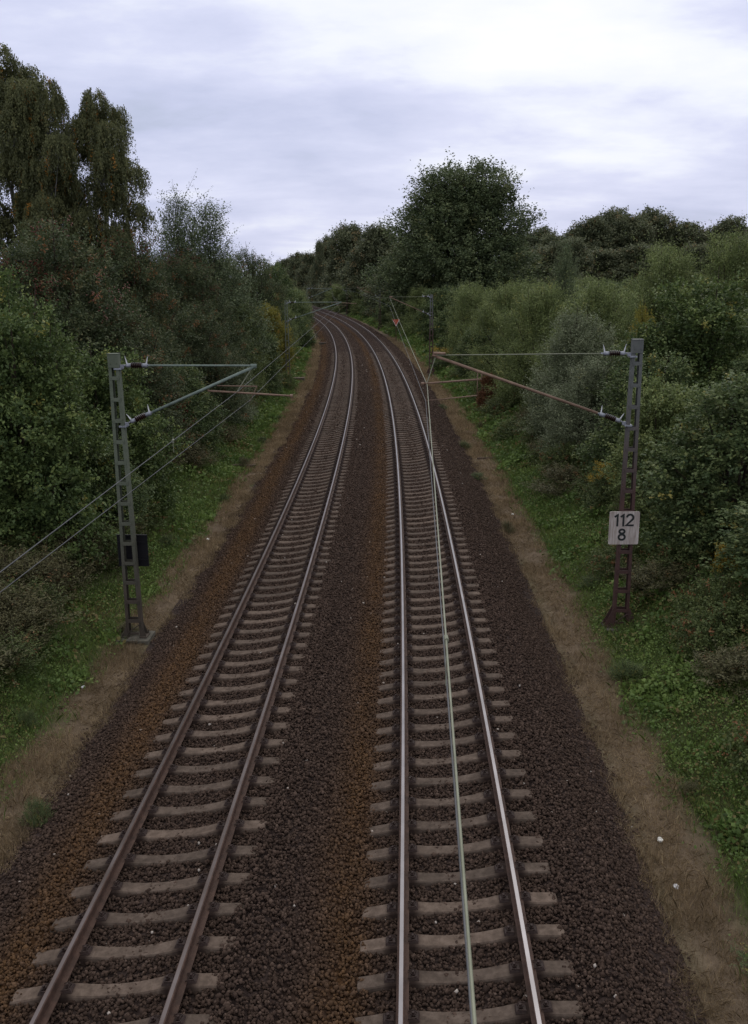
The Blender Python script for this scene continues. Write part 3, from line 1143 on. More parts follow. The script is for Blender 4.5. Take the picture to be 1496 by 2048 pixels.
def crown_mesh(name, seed, h, r, mat, n_clump, n_sprig, n_leaf, leaf_l, leaf_w, sprig, up=.45, droop=0., base=.12, cz=.55, spread=.06, turn=.03, flat=.75, cone=False, rag=1.7):
    g = np.random.default_rng(seed)
    cl = clumps(g, h, r, n_clump, base, cz, cone=cone)
    C = np.array([c for c, _ in cl])
    CR = np.array([k for _, k in cl])
    ci = g.choice(len(cl), n_sprig, p=CR ** 2 / (CR ** 2).sum())
    u = norm(g.normal(size=(n_sprig, 3)) + np.array([0, 0, .25]))
    rad = CR[ci] * g.uniform(.35, 1.05, n_sprig) ** .6
    b = C[ci] + u * rad[:, None] * np.array([1, 1, flat])
    b[:, 2] = np.maximum(b[:, 2], .05 * h * g.random(n_sprig))
    outw = norm(b - np.array([0, 0, h * .35]))
    d = norm(u * .5 + outw * .5 + np.array([0, 0, up]) + g.normal(size=(n_sprig, 3)) * .35)
    sl = sprig * g.uniform(.5, 1.3, n_sprig) * np.where(g.random(n_sprig) < .07, rag, 1)
    t = np.tile((np.arange(n_leaf) + .5) / n_leaf, (n_sprig, 1)) + g.uniform(-.04, .04, (n_sprig, n_leaf))
    P = b[:, None] + d[:, None] * (sl[:, None] * t)[..., None]
    P[..., 2] -= droop * (sl[:, None] * t) ** 2
    P += g.normal(size=P.shape) * spread
    ax = d[:, None] * .55 + g.normal(size=P.shape) * .75
    ax[..., 2] -= droop * .6
    nr = g.normal(size=P.shape) * .6 + np.array([0, 0, 1.0]) + outw[:, None] * .35
    tint = np.clip(.45 + .17 * g.normal(size=n_sprig)[:, None] + .12 * g.normal(size=(n_sprig, n_leaf)) + .12 * (t - .5), .0, .84)
    tv = g.random(n_sprig) < turn
    tint[tv] = .95
    N_ = n_sprig * n_leaf
    sz = (1 - .35 * (t - .5) ** 2) * g.uniform(.7, 1.25, t.shape)
    q = leaf_quads(P.reshape(N_, 3), ax.reshape(N_, 3), nr.reshape(N_, 3), (leaf_l * sz).ravel(), (leaf_w * sz).ravel())
    me = np_mesh(name, q, 4, mat, {'tint': tint.ravel()})
    return me, cl, b, d, sl


def stems_mesh(name, seed, cl, h, mat, r0, multi=1, twigs=None):
    g = np.random.default_rng(seed + 500)
    mb = MB()
    if multi == 1:
        top = max(c[2] for c, _ in cl)
        ax = [Vector((g.normal() * .015 * h * i / 6, g.normal() * .015 * h * i / 6, top * i / 6)) for i in range(7)]
        mb.tube(ax, [r0 * (1 - .88 * (i / 6) ** .8) for i in range(7)], 8)
        for c, cr_ in cl:
            zb = max(.08 * h, c[2] - cr_ * 1.1 - .12 * h)
            k = min(zb / max(top, .01), .98) * 6
            i = int(k)
            p0 = ax[i].lerp(ax[min(i + 1, 6)], k - i)
            p1 = Vector(c)
            mid = p0.lerp(p1, .5) + Vector((0, 0, .05 * h * g.uniform(-.3, .8)))
            rr = r0 * (1 - .85 * zb / top) * .5
            mb.tube([p0, mid, p1, p1 + (p1 - mid) * .45], [rr, rr * .7, rr * .4, rr * .1], 6)
    else:
        for j, (c, cr_) in enumerate(cl):
            a = g.uniform(0, 6.28)
            p0 = Vector((.25 * math.cos(a), .25 * math.sin(a), -.15))
            p1 = Vector(c)
            mid = p0.lerp(p1, .5) + Vector((g.normal() * .1, g.normal() * .1, .12 * p1.z))
            mb.tube([p0, mid, p1, p1 + (p1 - mid) * .5], [r0, r0 * .7, r0 * .4, r0 * .12], 5)
    if twigs is not None:
        b, d, sl, n = twigs
        for i in g.choice(len(b), min(n, len(b)), replace=False):
            p = Vector(b[i])
            q = p + Vector(d[i]) * float(sl[i])
            mb.tube([p, q], [r0 * .10 + .003, .002], 4, cap=False)
    return mb.mesh(name, mat)


def weeping_birch(seed, h, r):
    g = np.random.default_rng(seed)
    cl = []
    nc = 30
    for i in range(nc):
        zz = .28 + .68 * (i + .5) / nc
        prof = math.sqrt(max(.02, 1 - (max(zz - .50, 0) / .52) ** 2))
        a = i * 2.399 + g.uniform(-.6, .6)
        k = r * g.uniform(.26, .42) * (.75 + .25 * prof)
        rr = r * prof * g.uniform(.30, 1.0)
        cl.append((np.array([rr * math.cos(a), rr * math.sin(a), zz * h]), k))
    C = np.array([c for c, _ in cl])
    CR = np.array([k for _, k in cl])
    n = 4300
    ci = g.choice(len(cl), n, p=CR ** 2 / (CR ** 2).sum())
    u = norm(g.normal(size=(n, 3)) + np.array([0, 0, .7]))
    b = C[ci] + u * (CR[ci] * g.uniform(.45, 1.08, n))[:, None] * np.array([1, 1, .72])
    outw = norm(np.c_[u[:, :2] + .5 * norm(b[:, :2]), np.zeros(n)])
    nl = 40
    ln = g.gamma(2.2, .30, n) + .15
    t = np.tile((np.arange(nl) + .5) / nl, (n, 1))
    P = b[:, None] + outw[:, None] * (.42 * (1 - np.exp(-3 * t)))[..., None]
    P[..., 2] += .16 * np.sin(np.minimum(t * 4, math.pi)) - ln[:, None] * np.maximum(t - .12, 0)
    P += g.normal(size=P.shape) * .07
    P[..., 2] = np.maximum(P[..., 2], 1.5)
    ax = g.normal(size=P.shape) * .7 + np.array([0, 0, -.6])
    nr = g.normal(size=P.shape) * .6 + outw[:, None] * .7 + np.array([0, 0, .6])
    tint = np.clip(.42 + .15 * g.normal(size=n)[:, None] + .12 * g.normal(size=(n, nl)), 0, .84)
    tint[g.random(n) < .022] = .95
    N_ = n * nl
    sz = g.uniform(.7, 1.25, N_)
    q = leaf_quads(P.reshape(N_, 3), ax.reshape(N_, 3), nr.reshape(N_, 3), .115 * sz, .08 * sz)
    return np_mesh('crown', q, 4, LEAF['birch'], {'tint': tint.ravel()}), cl


KINDS = {}


def kind(key, crown, stems, extra=()):
    KINDS.setdefault(key, []).append((crown, stems, extra))


def berries(seed, b, d, sl, n):
    g = np.random.default_rng(seed + 900)
    # heavy berried sprays grouped in a few places
    seeds = b[g.choice(len(b), 14)]
    dist = np.min(np.linalg.norm(b[:, None] - seeds[None], axis=-1), 1)
    idx = np.argsort(dist + g.random(len(b)) * .5)[:n]
    P = (b[idx] + d[idx] * (sl[idx] * g.uniform(.4, 1, n))[:, None])
    P = np.repeat(P, 9, 0) + g.normal(size=(n * 9, 3)) * .11
    rr = g.uniform(.016, .026, len(P))[:, None]
    tet = np.array([(1, 1, 1), (-1, -1, 1), (-1, 1, -1), (1, -1, -1)], float)
    V = P[:, None] + tet[None] * rr[:, None]
    tri = V[:, [0, 1, 2, 0, 3, 1, 0, 2, 3, 1, 3, 2]]
    return np_mesh('berries', tri.reshape(-1, 3), 3, M['berry'])


def build_kinds():
    for sd in (1, 2, 3):
        me, cl, b, d, sl = crown_mesh('crown', sd, 8.0, 3.4, LEAF['hawthorn'], 20, 3000, 24, .105, .062, .60, .35, .10, .06, .5, .07, .05)
        kind('hawthorn', me, stems_mesh('stems', sd, cl, 8, M['twig'], .07, 2, (b, d, sl, 500)), (('berries', berries(sd, b, d, sl, 150)),))
    for sd in (11, 12):
        me, cl, b, d, sl = crown_mesh('crown', sd, 7.0, 2.8, LEAF['oak'], 22, 2600, 24, .125, .072, .50, .35, .05, .05, .5, .08, .02)
        kind('oak_scrub', me, stems_mesh('stems', sd, cl, 7, M['twig'], .07, 2, (b, d, sl, 400)))
    for sd in (21, 22, 23):
        me, cl, b, d, sl = crown_mesh('crown', sd, 6.0, 2.6, LEAF['hazel'], 18, 2200, 20, .125, .080, .55, .4, .12, .04, .5, .07, .02)
        kind('hazel', me, stems_mesh('stems', sd, cl, 6, M['twig'], .055, 2, (b, d, sl, 400)))
    for sd in (31, 32, 33):
        me, cl, b, d, sl = crown_mesh('crown', sd, 7.0, 2.6, LEAF['sallow'], 18, 2700, 22, .125, .040, .80, .9, .0, .05, .5, .07, .015, rag=2.3)
        kind('sallow', me, stems_mesh('stems', sd, cl, 7, M['twig'], .055, 2, (b, d, sl, 500)))
    for sd in (35, 36):
        me, cl, b, d, sl = crown_mesh('crown', sd, 7.0, 2.6, LEAF['silver'], 20, 2600, 22, .105, .048, .75, .9, .0, .05, .5, .08, .01)
        kind('silver_sallow', me, stems_mesh('stems', sd, cl, 7, M['twig'], .055, 2, (b, d, sl, 500)))
    for sd in (41, 42, 43):
        me, cl, b, d, sl = crown_mesh('crown', sd, 1.3, 1.5, LEAF['bramble'], 12, 650, 15, .085, .058, .50, .15, .25, .05, .5, .04, .05)
        kind('bramble', me, stems_mesh('stems', sd, cl, 1.3, M['twig'], .012, 2, (b, d, sl, 150)))
    for sd in (51, 52, 53):
        me, cl, b, d, sl = crown_mesh('leaves', sd, 1.5, .9, LEAF['weed'], 12, 360, 20, .075, .026, .55, 1.6, 0, .05, .4, .035, .04)
        kind('weed', me, stems_mesh('stems', sd, cl, 1.5, M['twig'], .009, 2, (b, d, sl, 300)))
    for sd in (61, 62):
        me, cl = weeping_birch(sd, 17, 3.6)
        kind('weeping_birch', me, stems_mesh('trunk', sd, cl, 17, M['birch_bark'], .24))
    for sd in (71, 72):
        me, cl, b, d, sl = crown_mesh('crown', sd, 12, 2.6, LEAF['young_birch'], 32, 3000, 20, .105, .070, 1.0, .9, .0, .12, .33, .085, .0, .9, True)
        kind('young_birch', me, stems_mesh('trunk', sd, cl, 12, M['twig'], .09, 1, (b, d, sl, 900)))
    for sd in (81,):
        me, cl, b, d, sl = crown_mesh('crown', sd, 23, 10, LEAF['big_oak'], 50, 7200, 22, .32, .21, 1.5, .6, .0, .05, .72, .25, .01, rag=1.6)
        kind('big_oak', me, stems_mesh('trunk', sd, cl, 23, M['bark'], .55, 1, (b, d, sl, 900)))
    for sd in (91, 92, 93):
        me, cl, b, d, sl = crown_mesh('crown', sd, 18, 7, LEAF['far'], 30, 3400, 18, .45, .31, 1.5, .45, .0, .05, .45, .3, .05, rag=1.7)
        kind('far_tree', me, stems_mesh('trunk', sd, cl, 18, M['bark'], .35))
    for sd in (95, 96):
        me, cl, b, d, sl = crown_mesh('leaves', sd, 1.5, .7, LEAF['hazel'], 8, 220, 18, .09, .022, .5, 1.6, 0, .05, .35, .03, .0)
        g = np.random.default_rng(sd)
        n = 60
        tips = (b + d * sl[:, None])[np.argsort(-(b[:, 2] + d[:, 2] * sl))[:n]]
        P = np.repeat(tips, 40, 0) + g.normal(size=(n * 40, 3)) * np.array([.055, .055, .07])
        q = leaf_quads(P, g.normal(size=P.shape), g.normal(size=P.shape), np.full(len(P), .032), np.full(len(P), .028))
        kind('goldenrod', me, stems_mesh('stems', sd, cl, 1.5, M['twig'], .008, 2, (b, d, sl, 200)), (('flower_plume', np_mesh('flower_plume', q, 4, M['plume'])),))


build_kinds()
SIZE = {'hawthorn': (8, 3.4), 'oak_scrub': (7, 2.8), 'hazel': (6, 2.6), 'sallow': (7, 2.6), 'silver_sallow': (7, 2.6), 'bramble': (1.3, 1.5), 'weed': (1.5, .9), 'weeping_birch': (17, 3.6),
        'young_birch': (12, 2.2), 'big_oak': (23, 10), 'far_tree': (18, 7), 'goldenrod': (1.5, .7)}
CROWN_NAME = {'weed': 'leaves', 'goldenrod': 'leaves'}
STEM_NAME = {'weeping_birch': 'trunk', 'young_birch': 'trunk', 'big_oak': 'trunk', 'far_tree': 'trunk'}
OBJ_NAME = {'hawthorn': 'hawthorn_bush', 'oak_scrub': 'oak_scrub', 'hazel': 'hazel_bush', 'sallow': 'sallow_bush', 'silver_sallow': 'sallow_bush', 'bramble': 'bramble_bush', 'weed': 'tall_weed',
            'weeping_birch': 'birch_tree', 'young_birch': 'birch_tree', 'big_oak': 'oak_tree', 'far_tree': 'deciduous_tree', 'goldenrod': 'goldenrod_plant'}
CATS = {'bramble': 'bramble', 'weed': 'weed', 'weeping_birch': 'tree', 'young_birch': 'tree', 'big_oak': 'tree', 'far_tree': 'tree', 'goldenrod': 'flower'}
counter = {}


_sizes = {}


def true_size(me):
    if me.name not in _sizes:
        a = np.empty(len(me.vertices) * 3, np.float32)
        me.vertices.foreach_get('co', a)
        a = a.reshape(-1, 3)
        _sizes[me.name] = (float(np.percentile(a[:, 2], 99.9)), float(np.percentile(np.hypot(a[:, 0], a[:, 1]), 94)))
    return _sizes[me.name]


def plant(key, x, y, top, rad, label, group=None, mat=None, rz=None, berries_on=True):
    """plant standing at x, y with its tip at height `top` above the rails and crown radius rad"""
    i = counter.get(key, 0)
    counter[key] = i + 1
    crown, stems, extra = KINDS[key][i % len(KINDS[key])]
    s_, o_ = frenet(x, y)
    z = float(ground(np.array(s_), np.array(o_))) - .05 if s_ < 399 and abs(o_) < 70 else 1.45
    h0, r0 = true_size(crown)
    root = empty(OBJ_NAME[key], (x, y, z), random.uniform(0, 6.28) if rz is None else rz)
    root.scale = (rad / r0, rad / r0, (top - z) / h0)
    tag(root, label, CATS.get(key, 'bush'), group)
    c = link(CROWN_NAME.get(key, 'crown'), crown, root)
    if mat is not None:
        c.material_slots[0].link = 'OBJECT'
        c.material_slots[0].material = mat
    link(STEM_NAME.get(key, 'stems'), stems, root)
    for nm, me_ in extra:
        if nm != 'berries' or berries_on:
            link(nm, me_, root)
    return root


GB_L = 'bushes on the bank behind the green grey mast'
GB_R = 'bushes on the bank behind the numbered mast'
# bank behind the green grey mast; most positions and tops in these lists worked out from image pixels
plant('oak_scrub', -9.7, 25.5, 7.3, 2.5, 'bright green oak scrub filling the picture edge behind the green grey mast', GB_L)
plant('oak_scrub', -11.2, 27.0, 8.2, 2.2, 'taller oak scrub sprig with bright leaves at the very picture edge', GB_L)
plant('hazel', -8.9, 31.0, 5.6, 2.0, 'yellow green bush rising directly behind the top of the green grey mast', GB_L, LEAF['oak'])
plant('hazel', -8.6, 27.3, 3.4, 1.6, 'low dark leafy bush beside the green grey mast, below the bright oak scrub', GB_L)
plant('hawthorn', -12.3, 36.0, 9.9, 3.6, 'big dull green hawthorn with red berries under the weeping birches', GB_L)
plant('hawthorn', -11.3, 44.0, 9.7, 3.2, 'rounded hawthorn crown between the weeping birches and the young birches', GB_L)
plant('hawthorn', -10.2, 38.0, 6.9, 2.6, 'berried hawthorn hanging over the insulators of the green grey mast', GB_L)
plant('hazel', -8.9, 42.0, 4.2, 2.0, 'dark bush behind the sloping strut of the green grey mast', GB_L)
plant('hawthorn', -9.3, 49.0, 6.6, 2.4, 'brownish hawthorn sloping down towards the strip of grass', GB_L, berries_on=False)
plant('hawthorn', -11.0, 56.0, 9.2, 3.0, 'reddish brown hawthorn below the two young birches', GB_L)
plant('silver_sallow', -8.5, 52.0, 4.2, 1.8, 'grey green sallow low behind the registration arms over the grass', GB_L)
plant('sallow', -9.1, 60.0, 6.6, 2.3, 'pale sallow on the bank halfway to the bend', GB_L)
plant('hazel', -8.3, 66.0, 4.6, 1.8, 'dark round bush at the edge of the bright grass', GB_L)
plant('hazel', -8.4, 75.0, 5.8, 1.7, 'bush with yellow and orange leaves leaning at the far lattice mast', GB_L, LEAF['yellow'])
plant('hawthorn', -10.8, 84.0, 10.2, 3.0, 'spiky topped bush against the sky beyond the young birches', GB_L, berries_on=False)
plant('hazel', -10.6, 99.0, 9.6, 3.0, 'dark bush behind the far lattice mast on the inside of the bend', GB_L)
plant('sallow', -9.5, 92.0, 6.6, 2.2, 'olive bush close behind the far lattice mast', GB_L)
plant('bramble', -6.7, 70.5, .95, 1.0, 'bramble covering the foot of the far lattice mast', GB_L)
for k, (x, y, t) in enumerate(((-9.6, 112, 6.3), (-10.4, 122, 6.8), (-11.0, 133, 6.4), (-12.2, 146, 6.0), (-13.6, 160, 6.2), (-15.5, 174, 6.4), (-18.0, 190, 6.8))):
    plant(('hazel', 'sallow', 'hawthorn')[k % 3], x, y, t, 2.4, 'green bush in the row along the inside of the far bend', 'bushes along the inside of the bend', berries_on=False)
for x, y, t, r_, lb in ((-17.4, 47.0, 18.2, 3.2, 'tallest weeping birch at the corner of the picture, brownish green'), (-14.9, 45.2, 16.5, 2.2, 'middle weeping birch with orange sprays, its crown merging with the tallest one'),
                        (-12.8, 46.5, 16.2, 2.3, 'narrow weeping birch standing free against the sky')):
    plant('weeping_birch', x, y, t, r_, lb, 'weeping birches behind the hawthorns')
plant('young_birch', -11.7, 58.0, 12.9, 2.9, 'slender young birch with the highest feathery tip on the bank', 'young birches')
plant('young_birch', -10.2, 60.0, 12.5, 3.3, 'broader young birch whose twigs spread towards the bend', 'young birches')
for k, (x, y, t) in enumerate(((-17, 38, 9.0), (-15.2, 52, 9.4), (-14.5, 64, 9.3), (-14.5, 74, 9.6), (-19, 58, 9.5), (-14.5, 92, 9.8), (-19, 80, 10))):
    plant(('hawthorn', 'hazel')[k % 2], x, y, t, 3.2, 'dull bush filling in behind the front row under the birches', 'bushes of the back row')

# bank behind the numbered mast
plant('hazel', 9.7, 24.3, 5.3, 2.3, 'large green bush at the picture edge beside the numbered mast', GB_R)
plant('hazel', 8.9, 28.0, 4.8, 1.8, 'pale topped bush showing just behind the numbered mast', GB_R, LEAF['sallow'])
plant('hazel', 10.6, 19.3, 3.8, 2.4, 'dark bush cut off by the picture edge level with the number board', GB_R)
plant('hazel', 12.7, 36.5, 7.7, 2.7, 'bright green maple like bush standing above the numbered mast', GB_R, LEAF['oak'])
plant('hazel', 15.2, 33.0, 6.9, 2.6, 'mid green bush at the picture edge above the numbered mast', GB_R)
plant('sallow', 20.2, 52.0, 10.2, 3.0, 'tall pale willow rising towards the sky at the picture edge', GB_R)
plant('sallow', 17.3, 55.0, 9.8, 2.6, 'tall pale willow next to the bright maple like bush, before the dark wood', GB_R)
plant('hazel', 12.0, 41.5, 6.5, .85, 'small yellowing bush above the head of the numbered mast', GB_R, LEAF['yellow'])
plant('hazel', 9.9, 32.5, 5.2, 2.1, 'dark green bush crossed by the sloping strut of the numbered mast', GB_R)
plant('hazel', 11.4, 36.5, 6.0, 2.3, 'shaded bush behind the small insulator of the numbered mast', GB_R)
plant('silver_sallow', 9.5, 43.5, 6.3, 2.4, 'silver grey sallow on the bank above the rust coloured sapling', GB_R)
plant('silver_sallow', 9.0, 38.0, 4.6, 1.9, 'low silver grey sallow beneath the sloping strut tube', GB_R)
plant('sallow', 11.6, 48.0, 7.8, 2.7, 'tall upright sallow behind the silver grey ones', GB_R)
plant('young_birch', 11.6, 57.0, 9.9, 1.5, 'slim pale sapling poking above the sallows towards the dark wood', GB_R)
plant('sallow', 9.6, 54.0, 7.6, 2.6, 'upright sallow with pale shoots before the big oak', GB_R)
plant('sallow', 9.3, 64.0, 7.7, 2.5, 'sallow at the near side of the goldenrod patch', GB_R)
plant('hazel', 8.4, 72.0, 4.0, 1.9, 'dark rounded bush behind the goldenrod patch', GB_R)
plant('sallow', 8.9, 82.0, 7.4, 2.8, 'sallow standing behind the second lattice mast', GB_R)
plant('hazel', 9.2, 95.0, 6.8, 2.8, 'dark bush between the second lattice mast and the red triangle', GB_R)
plant('hazel', 8.0, 110.0, 6.6, 2.8, 'dark bush in the shade of the big oak beside the red triangle', GB_R)
plant('sallow', 6.9, 126.0, 6.4, 3.2, 'light olive sallow clump behind the red triangle signal', GB_R)
plant('sallow', 5.7, 140.0, 6.0, 3.2, 'light olive sallow clump beside the small distant mast', GB_R)
for k, (x, y, t) in enumerate(((3.5, 155, 5.2), (2.4, 168, 5.6), (.8, 182, 5.6), (-1.5, 197, 5.8), (-4.5, 212, 6.2), (-8.0, 224, 6.2))):
    plant(('hazel', 'sallow')[k % 2], x, y, t, 3.2, 'olive bush in the row along the outside of the far bend', 'bushes along the outside of the bend')
plant('far_tree', 7.3, 57.5, 3.0, 1.0, 'rust coloured sapling on the bank under the sloping strut tube', None, LEAF['rusty']).scale = (.10, .10, .12)
g2 = np.random.default_rng(77)
k = 0
for y in (48, 58, 68, 80, 94, 110, 128, 148, 170):
    for j in range(3 if y < 120 else 4):
        x = 13.5 + y * .055 + j * (4.6 + y * .045) + g2.uniform(-1.2, 1.2)
        t = 7.2 + g2.uniform(-.7, .5) - (.5 if y < 60 else 0)
        plant(('sallow', 'hazel', 'sallow')[k % 3], x, y + g2.uniform(-3, 3), t, 2.8 + y * .008, 'young tree in the pale green thicket on the level ground before the dark wood', 'thicket before the dark wood')
        k += 1

# trees
plant('big_oak', 13.0, 135, 22.9, 10.2, 'big dark oak towering over the bend, sky showing through one side', None, None, .6)
GT = 'trees of the wood beyond the bend'
for x, y, t, r_, lb in ((1.7, 200, 17.9, 7.0, 'dark tree joined to the foot of the big oak'), (-5.4, 240, 20.3, 8.0, 'broad dark tree beyond the bend with twigs sticking out of its top'),
                        (-12.6, 272, 18.6, 5.5, 'dark tree standing at the gap of sky over the bend'), (-14.4, 262, 17.0, 2.2, 'slim small tree poking up at the edge of the gap of sky'),
                        (5.6, 165, 13.0, 6.0, 'low dark tree in front of the wood beside the big oak'),
                        (-25.0, 330, 15.6, 6, 'hazy far tree filling the gap of sky above the vanishing tracks'), (-31, 345, 14.3, 7, 'farthest low tree right beside the spiky bush'),
                        (-19.5, 300, 14.8, 5.5, 'hazy tree between the farthest tree and the slim small tree')):
    plant('far_tree', x, y, t, r_, lb, GT)
GW = 'trees of the dark wood behind the thicket'
for k, (pxx, y, t) in enumerate(((1085, 235, 20.8), (1118, 225, 18.4), (1150, 240, 20.4), (1186, 222, 22.6), (1218, 230, 25.4), (1262, 222, 23.4), (1304, 228, 25.2), (1340, 240, 20.6), (1380, 228, 21.6), (1420, 236, 18.9), (1452, 226, 22.6), (1500, 232, 20.6), (1545, 230, 20), (1590, 235, 20), (1050, 245, 19))):
    lab = {3: 'tree with the tallest crown at the near end of the dark wood', 6: 'brownish tall crown ending the high part of the dark wood', 10: 'crown sticking up alone near the end of the dark wood'}.get(k, 'tree in the even skyline of the dark wood behind the thicket')
    plant('far_tree', (pxx - 748) / 1900 * y, y, 7.9 + (t - 7.9) * .85, 6.8 if t < 21 else 7.4, lab, GW)  # x from image pixel column, top scaled about the camera height
for k in range(13):
    plant('far_tree', 32 + k * 7.3 + g2.uniform(-2, 2), 196 + g2.uniform(-8, 8), 13.5 + g2.uniform(-1, 1.2), 6.5, 'lower tree at the shaded front edge of the dark wood', GW)

# tall weeds, brambles and goldenrod on the slopes
GV = 'weeds and brambles on the cutting slopes'
g3 = np.random.default_rng(5)
for k in range(30):
    s_ = 11 + 62 * (k / 30) ** 1.25 + g3.uniform(-1, 1)
    o_ = -7.6 - g3.uniform(0, 1.6)
    x, y, _ = track(s_, o_)
    z = float(ground(np.array(s_), np.array(o_)))
    key = ('bramble', 'weed', 'weed')[k % 3]
    plant(key, float(x), float(y), z + g3.uniform(.7, 1.25) + .2, g3.uniform(.9, 1.5), 'brown green %s on the slope below the bright oak scrub and hawthorns' % ('bramble mound' if key == 'bramble' else 'tall weed'), GV)
for k in range(16):
    s_, o_ = 11.5 + k * .85, -7.3 - g3.uniform(0, 1.7)
    x, y, _ = track(s_, o_)
    z = float(ground(np.array(s_), np.array(o_)))
    plant('weed', float(x), float(y), z + g3.uniform(.9, 1.6), g3.uniform(.9, 1.4), 'brownish tall weed standing in front of the bright oak scrub by the picture edge', GV, None if k % 3 else LEAF['bramble'])
for k in range(30):
    s_ = 7.5 + 66 * (k / 30) ** 1.25 + g3.uniform(-1, 1)
    o_ = 7.5 + g3.uniform(0, 1.7)
    x, y, _ = track(s_, o_)
    z = float(ground(np.array(s_), np.array(o_)))
    key = ('bramble', 'weed', 'bramble')[k % 3]
    plant(key, float(x), float(y), z + g3.uniform(.6, 1.1) + .2, g3.uniform(.9, 1.5), 'green %s on the slope behind and beyond the numbered mast' % ('bramble mound' if key == 'bramble' else 'tall weed'), GV)
for k in range(18):
    side = k % 2
    s_ = 5 + 55 * (k / 18) ** 1.3 + g3.uniform(-1, 1)
    o_ = (g3.choice([4.75, 5.9, 6.3]) + g3.uniform(-.15, .3)) if side else (g3.choice([-4.75, -5.6, -6.1]) - g3.uniform(-.15, .3))
    x, y, _ = track(s_, o_)
    z = float(ground(np.array(s_), np.array(o_)))
    plant('weed', float(x), float(y), z + g3.uniform(.25, .55), g3.uniform(.2, .45), 'small weed tuft on the dry strip on the %s side' % ('numbered mast' if side else 'green grey mast'), 'weed tufts on the dry strips',
          LEAF['hazel'] if k % 3 else None)
for x, y, h_, r_, lb in ((6.5, 84, 1.9, 1.7, 'large patch of yellow goldenrod behind the tip of the rust brown strut'), (7.9, 30.5, 1.5, .8, 'goldenrod clump in bloom on the slope below the sallows'),
                         (8.5, 30.0, 1.2, .6, 'small goldenrod beside the larger clump on the slope'), (8.2, 20.5, 1.5, .45, 'single goldenrod stem near the number board'),
                         (8.0, 15.5, 1.6, .6, 'tall goldenrod at the picture edge low on the slope'), (7.6, 13.6, 1.3, .5, 'fading goldenrod at the picture edge, lowest on the slope')):
    s_, o_ = frenet(x, y)
    plant('goldenrod', x, y, float(ground(np.array(s_), np.array(o_))) + h_, r_, lb, 'goldenrod on the slope')


# ------------------------------------------------------------------ grass and ground cover
def blades(name, s, o, hgt, wid, lean, mat, tint, label, cat):
    n = len(s)
    x, y, _ = track(s, o)
    z = ground(s, o) - .015
    a = rng.uniform(0, 2 * math.pi, n)
    ln = rng.uniform(.2, 1, n) * lean
    tipv = np.stack([np.cos(a) * ln, np.sin(a) * ln, np.ones(n)], -1) * hgt[:, None]
    b = rng.uniform(0, 2 * math.pi, n)
    sd = np.stack([np.cos(b), np.sin(b), np.zeros(n)], -1) * wid[:, None] / 2
    P = np.stack([x, y, z], -1)
    mid = P + tipv * np.array([.42, .42, .62])
    q = np.stack([P - sd, P + sd, mid + sd * .7, P + tipv, mid - sd * .7], 1).reshape(-1, 3)
    tag(link(name, np_mesh(name, q, 5, mat, {'tint': tint})), label, cat, kind='stuff')


def sample(n, s0, s1, o0, o1, keep):
    s = s0 + (s1 - s0) * rng.random(n) ** 1.6
    o = rng.uniform(o0, o1, n)
    k = keep(s, o)
    return s[k], o[k]


def both(n, s0, s1, lo_, ro_, keep):
    a = sample(n, s0, s1, *lo_, keep)
    b = sample(n, s0, s1, *ro_, keep)
    return np.r_[a[0], b[0]], np.r_[a[1], b[1]]


s, o = both(520000, 1, 125, (-6.4, -4.4), (4.5, 6.8), lambda s, o: rng.random(len(s)) < dryness(s, o) * np.clip(2.6 * (fbm(s * 1.3, o * 1.3, 41) - .22), .03, 1))
k = 1 + np.clip(s - 15, 0, 100) * .03
tall = rng.random(len(s)) < .28 * (fbm(s * 1.1, o * 1.4, 47) > .47)
blades('dry_grass', s, o, np.where(tall, rng.uniform(.10, .26, len(s)), rng.uniform(.025, .10, len(s))) * (1 + .3 * (k - 1)), rng.uniform(.003, .007, len(s)) * k, np.where(tall, .6, 2.2), LEAF['dry'], np.clip(.45 + .22 * rng.normal(size=len(s)) + .6 * (fbm(s * .8, o * .8, 44) - .5), 0, 1),
       'matted dry straw coloured grass in a strip along both edges of the ballast', 'dry grass')


def greenness(s, o):
    d = dryness(s, o)
    out = np.clip((np.abs(o) - np.where(o < 0, 5.25, 5.65)) / .5, 0, 1)
    return np.clip(out * (1 - d) + .02 + .30 * d * (fbm(s * .8, o * 1.2, 57) > .60), 0, 1)


s, o = both(420000, 2, 200, (-11, -5.2), (5.5, 11), lambda s, o: rng.random(len(s)) < greenness(s, o) * (.25 + .8 * fbm(s * .8, o * .8, 51)))
k = 1 + np.clip(s - 15, 0, 110) * .035
blades('green_grass', s, o, rng.uniform(.07, .28, len(s)), rng.uniform(.006, .012, len(s)) * k, 1.1, LEAF['grass'], np.clip(.42 + .2 * rng.normal(size=len(s)), 0, .95),
       'green grass growing between the dry strips and the bushes', 'grass')

s, o = both(520000, 2, 200, (-12, -5.3), (5.6, 12), lambda s, o: rng.random(len(s)) < greenness(s, o) * np.clip(2.4 * (fbm(s * .7, o * .7, 61) - .22), .05, 1))
n = len(s)
k = 1 + np.clip(s - 14, 0, 110) * .028
x, y, _ = track(s, o)
hump = fbm(s * 1.5, o * 1.5, 63)
z = ground(s, o) + rng.random(n) ** .7 * (.05 + .55 * hump ** 1.5 * np.clip((np.abs(o) - 5.4) / 1.6, .12, 1))
P = np.stack([x, y, z], -1)
ax = rng.normal(size=(n, 3)) + np.array([0, 0, .15])
nr = rng.normal(size=(n, 3)) * .55 + np.array([0, 0, 1.0])
sz = rng.uniform(.03, .07, n) * k * (1 + .9 * (fbm(s * .9, o * .9, 71) > .58))
tint = np.clip(.42 + .9 * (fbm(s * .7, o * .7, 66) - .5) + .17 * rng.normal(size=n), 0, .84)
